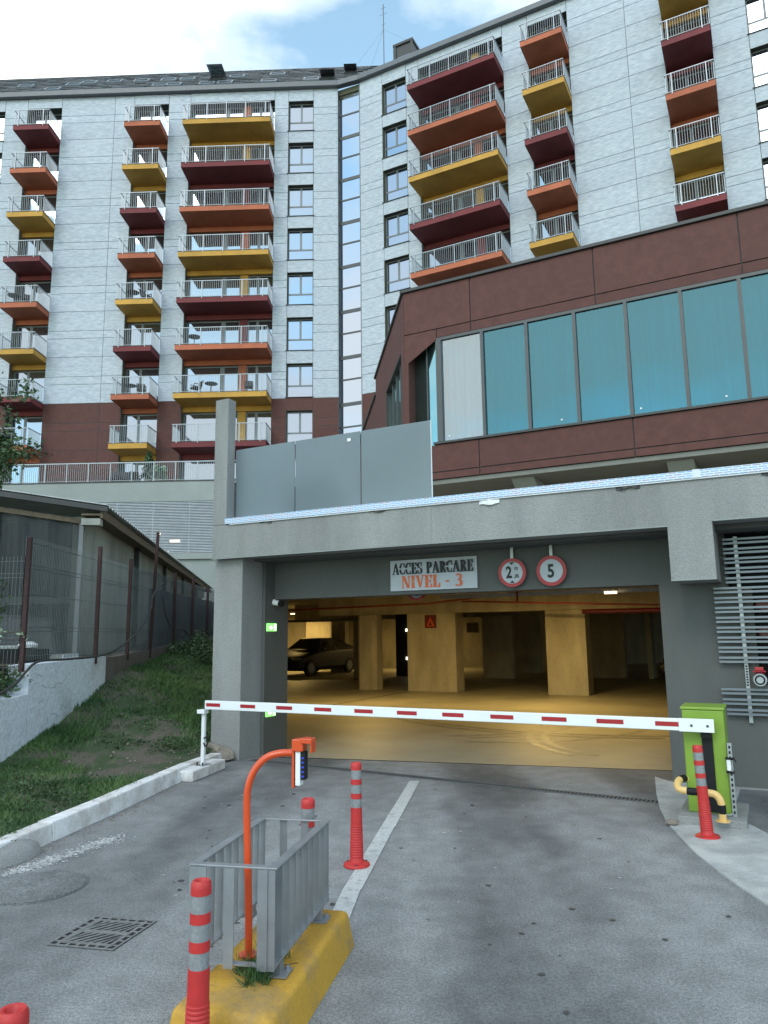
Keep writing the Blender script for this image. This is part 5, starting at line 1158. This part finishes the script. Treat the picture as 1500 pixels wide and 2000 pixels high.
bx('inner_wall', FSF, (0.2, 7, 3.0, 3.1, 1.25, 4.0), M_dark, sh)
# stored things inside the shed
tag(MB().prism([FSF(.5, .7, 1.3), FSF(2.6, .7, 1.3), FSF(2.6, 2.0, 1.3), FSF(.5, 2.0, 1.3)], [FSF(.7, .9, 1.95), FSF(2.4, .8, 2.12), FSF(2.4, 1.8, 2.1), FSF(.8, 1.8, 1.9)]).build('covered_load', M_cage, bevel=.08), 'grey sheeted load lying low inside the shed behind the net', 'covered load')
tag(bx('stacked_boards', FSF, (.4, 2.2, 1.0, 2.6, 2.20, 2.32), M_pod), 'pale boards stored flat on the load inside the dark shed', 'boards')
# loose things on the wall top
ct_ = thing('black_crate', (-4.85, 10.0, 1.27), 'black plastic crate with a white lump on it behind the fence', 'crate')
MB().box(FW, -5.35, -4.62, 9.85, 9.90, 1.27, 1.45).box(FW, -5.35, -4.62, 10.25, 10.3, 1.27, 1.45).box(FW, -5.35, -5.31, 9.9, 10.25, 1.27, 1.45).box(FW, -4.66, -4.62, 9.9, 10.25, 1.27, 1.45).box(FW, -5.31, -4.66, 9.9, 10.25, 1.27, 1.29).build('box', M_black, ct_)
bx('lid', FW, (-5.33, -4.85, 9.87, 10.28, 1.452, 1.50), M_cage, ct_, bevel=.01)
tag(MB().lathe([(.02, 0), (.10, .02), (.11, .06), (.05, .10)], axis=lambda x, y, h: (-4.78 + x * 1.2, 10.0 + y, 1.45 + h), seg=12).build('white_bag', M_white, smooth=True), 'small white bag lying on the black crate behind the fence', 'bag')
pl = thing('planter_trough', (-4.45, 10.6, 1.29), 'white ribbed planter trough resting on top of the whitewashed wall', 'planter')
FPp = frame(R(82), -4.47, 10.1)
bx('trough', FPp, (-.95, -.1, -.07, .07, 1.29, 1.37), M_shedwall, pl)
for k in range(13): bx('rib', FPp, (-.94 + k * .066, -.91 + k * .066, .0705, .082, 1.295, 1.365), M_white, pl)
hs = [(-4.28, 14.3, 2.62), (-4.30, 13.96, 2.48), (-4.24, 13.49, 2.29), (-4.2, 13.3, 2.08), (-4.2, 12.7, 1.70), (-4.2, 11.98, 1.47), (-4.22, 11.19, 1.33), (-4.2, 9.94, 1.315), (-4.17, 9.2, 1.325), (-4.15, 8.87, 1.30), (-4.16, 8.69, 1.21), (-4.19, 8.51, 1.08), (-4.3, 8.3, .97)]
tag(MB().tube(smooth_path(hs, 5), .015, 8).build('garden_hose', M_hose, smooth=True), 'thick dark hose drooping from the tall post along the wall top', 'hose')
tw = [(-4.2, 14.0, 2.35), (-4.15, 14.1, 1.95), (-4.1, 14.4, 1.75), (-4.12, 15.2, 1.72), (-4.1, 15.9, 1.55), (-4.12, 16.6, 1.72), (-4.1, 17.4, 1.5), (-4.15, 18.5, 1.8)]
tag(MB().tube(smooth_path(tw, 5), .014, 6).build('loose_cable', M_hose, smooth=True), 'loose zigzagging black cable hanging on the far fence', 'cable')
# woven stick hurdle at far left
hd = thing('stick_hurdle', (-4.75, 9.0, .9), 'old woven stick hurdle at the left edge under the fence', 'hurdle')
for k in range(12): bx('stick', FW, (-5.2 + k * .055, -5.18 + k * .055, 9.0, 9.02, .86, 1.30 + .03 * math.sin(k * 2)), M_wood, hd)
for z in (1.0, 1.15, 1.27): MB().tube([(-5.25, 8.98, z), (-4.95, 9.03, z + .01), (-4.55, 8.98, z)], .012, 5).build('cross_stick', M_wood, hd)

# ---- tree, vines and bushes
def plantish(nm, lab, cat, cents, n, rad, size, m, stems, sr_=.012):
    t = thing(nm, stems[0][0], lab, cat)
    b = MB()
    for p in stems: b.tube(p, sr_, 6, rr=[sr_ * (1 - .6 * i / max(len(p) - 1, 1)) for i in range(len(p))])
    b.build('trunk' if 'tree' in nm else 'stems', M_bark, t, smooth=True)
    o = tri_mesh('crown' if 'tree' in nm else 'foliage', leaves(cents, n, rad, size), m, None, per=4); o.parent = t; o.matrix_parent_inverse = Matrix.Translation(-Vector(stems[0][0]))
    return t
cents = [(-4.62 + random.gauss(0, .17), 8 + random.gauss(0, .3), 3.75 + random.gauss(0, .20)) for k in range(30)] + [(-5.6 + random.gauss(0, .4), 8 + random.gauss(0, .5), 4.0 + random.gauss(0, .4)) for k in range(60)] + [(-4.25, 8, 3.68), (-4.2, 8, 3.75), (-4.3, 7.9, 3.55), (-4.15, 8.05, 3.66), (-4.4, 8, 3.3), (-4.45, 8, 3.35), (-4.35, 8, 3.45), (-4.3, 8, 3.85)]
plantish('small_tree', 'leafy dark green tree reaching in from the left edge', 'tree', cents, 7500, (.08, .08, .075), .034, M_leaf,
         [[(-6.0, 8.1, .8), (-5.9, 8.05, 2.2), (-5.5, 8.0, 3.4), (-5.1, 8, 4.1)], [(-5.6, 8, 3.1), (-4.9, 8, 3.5), (-4.3, 8, 3.65)], [(-5.5, 8, 3.4), (-4.8, 8, 3.3), (-4.3, 8, 3.25)]], .07)
cents = [(-4.75 + random.gauss(0, .17), 8.75 + random.gauss(0, .15), 1.02 + abs(random.gauss(0, .10))) for k in range(40)]
plantish('garden_bush', 'dark tangled bush behind the low end of the whitewashed wall', 'bush', cents, 1900, (.06, .06, .05), .032, M_leaf, [[(-4.8, 8.8, .86), (-4.7, 8.75, 1.2)], [(-4.8, 8.8, .86), (-4.5, 8.7, 1.15)], [(-4.8, 8.8, .86), (-5.0, 8.7, 1.2)]])
cents = [(-4.35 - .04 * k, 8.8, 1.72 - .03 * abs(k - 3)) for k in range(9)] + [(-4.28, 8.8, 1.7), (-4.22, 8.8, 1.6)]
plantish('vine', 'thin vine with pale leaves in front of the first red fence post', 'vine', cents, 26, (.03, .03, .035), .04, M_leafp, [[(-4.8, 8.85, .9), (-4.7, 8.85, 1.4), (-4.5, 8.82, 1.65), (-4.25, 8.8, 1.68)]], .008)
cents = [(-4.75 + random.gauss(0, .12), 8.9, 2.05 + random.gauss(0, .1)) for k in range(8)]
plantish('climbing_vine', 'dark climbing vine on the mesh at the left edge', 'vine', cents, 160, (.06, .04, .05), .03, M_leaf, [[(-4.9, 8.95, .9), (-4.85, 8.95, 1.6), (-4.75, 8.9, 2.1)]], .008)
for i, (x, y) in enumerate(((-4.12, 15.8), (-4.0, 17.2), (-3.6, 15.0))):
    z = bank(x, y); cents = [(x + random.gauss(0, .2), y + random.gauss(0, .3), z + .1 + abs(random.gauss(0, .12))) for k in range(16)]
    plantish('bank_shrub', ('low weedy shrub at the foot of the raw wall end', 'farthest low shrub under the fence', 'low shrub on the bank beside the pillar')[i], 'shrub', cents, 1100, (.09, .09, .06), .03, M_leaf, [[(x, y, z), (x + .05, y, z + .3)], [(x, y, z), (x - .1, y + .1, z + .35)]])
cents = [(-2.75 + random.gauss(0, .10), 9.6 + random.gauss(0, .2), bank(-2.75, 9.6) + .02 + abs(random.gauss(0, .06))) for k in range(16)]
plantish('bank_shrub', 'dark tangled weeds between the rest post and the boulder', 'shrub', cents, 500, (.05, .05, .04), .02, M_leaf, [[(-2.75, 9.6, .1), (-2.7, 9.6, .35)], [(-2.75, 9.6, .1), (-2.85, 9.65, .3)]], .006)

# ================================================================== PARKED CARS
M_carglass = mat('dark_car_glass', (.02, .022, .025), .22, var=.05, spec=.35)
def make_car(loc, rz, lab, paint):
    t = thing('parked_car', loc, lab, 'car', None, rz); a = rz
    F = lambda x, y, z: (loc[0] + x * math.cos(a) - y * math.sin(a), loc[1] + x * math.sin(a) + y * math.cos(a), loc[2] + z)
    ST_ = [(0.0, .62, .30, .52, .56, .50), (.12, .80, .22, .62, .66, .60), (.5, .87, .20, .72, .78, .70), (1.15, .89, .20, .84, .92, .72), (1.35, .89, .20, .88, .99, .68), (2.05, .90, .20, .92, 1.40, .56), (2.6, .90, .20, .93, 1.44, .58), (3.3, .90, .20, .95, 1.40, .56), (4.0, .88, .22, .97, 1.14, .60), (4.32, .84, .26, .95, 1.02, .62), (4.42, .74, .36, .80, .86, .60)]
    b = MB(); n = 10
    for x, w_, zl, zb, zr, wr in ST_:
        b.v += [F(x, y, z) for y, z in ((-w_ * .85, zl), (-w_, zl + .14), (-w_, zb - .08), (-w_ * .97, zb), (-wr, zr), (wr, zr), (w_ * .97, zb), (w_, zb - .08), (w_, zl + .14), (w_ * .85, zl))]
    for i in range(len(ST_) - 1):
        for k in range(n): b.f.append((i * n + k, i * n + (k + 1) % n, (i + 1) * n + (k + 1) % n, (i + 1) * n + k)); b.mi.append(0)
    b.f.append(tuple(range(n))); b.f.append(tuple(range((len(ST_) - 1) * n, len(ST_) * n))); b.mi += [0, 0]
    b.build('body', paint, t, smooth=True)
    for sgn in (-1, 1):
        for i0, i1 in ((4, 6), (6, 8)):
            A_, B_ = ST_[i0], ST_[i1]
            pts = [(A_[0] + .1, sgn * (A_[1] * .97 + .006), A_[3] + .02), (B_[0] - .04, sgn * (B_[1] * .97 + .006), B_[3] + .02)]
            if i0 == 4: pts += [(ST_[6][0] - .04, sgn * (ST_[6][5] + .02), 1.39), (ST_[5][0] + .0, sgn * (ST_[5][5] + .03), 1.345)]
            else: pts += [(ST_[8][0] - .12, sgn * (.62 + .03), 1.13), (ST_[7][0], sgn * (ST_[7][5] + .03), 1.35), (ST_[6][0] + .04, sgn * (ST_[6][5] + .02), 1.39)]
            MB().quad(*[F(*p) for p in pts]).build('side_window', M_carglass, t, orient=False)
        for x in (.80, 3.52):
            ax = lambda p, q, h: F(x + p, sgn * (.76 + h), .32 + q)
            wh = MB().lathe([(.0, 0), (.31, 0), (.32, .03), (.32, .14), (.30, .16), (.2, .155)], axis=ax, seg=24).build('wheel', M_black, t, smooth=True)
            MB().lathe([(.19, .15), (.20, .162), (.05, .165)], axis=ax, seg=10).build('rim', M_frameg, wh)
        MB().box(F, .06, .34, sgn * .52, sgn * .80, .60, .70).build('headlight', G_win, t, bevel=.02); MB().box(F, 4.2, 4.40, sgn * .5, sgn * .80, .80, .92).build('tail_light', M_redp, t, bevel=.02)
        MB().box(F, 1.42, 1.62, sgn * .9, sgn * 1.04, .94, 1.06).build('mirror', paint, t, bevel=.03)
    for i0, i1, nm in ((4, 5, 'windscreen'), (7, 8, 'rear_window')):
        A_, B_ = ST_[i0], ST_[i1]; o_ = -.02 if i0 == 4 else .02
        MB().quad(F(A_[0] + o_, -A_[5] + .03, A_[4] + .025), F(A_[0] + o_, A_[5] - .03, A_[4] + .025), F(B_[0] + o_, B_[5] - .03, B_[4] + .012), F(B_[0] + o_, -B_[5] + .03, B_[4] + .012)).build(nm, M_black, t, orient=False)
    bx('grille', F, (-.01, .04, -.4, .4, .32, .46), M_black, t)
M_car = mat('dark_grey_car_paint', (.016, .016, .018), .55, metal=.1, var=.05, spec=.3)
cl = (-4.05, 28.6, .004)
make_car(cl, R(60), 'dark hatchback parked inside the garage behind the corner pillar', M_car)
cr2 = FR(-3.15, 24.5, .004)
make_car(cr2, -AR + R(8), 'black car half hidden at the right side of the garage', mat('black_car_paint', (.01, .01, .012), .3, coat=.6, var=.02))
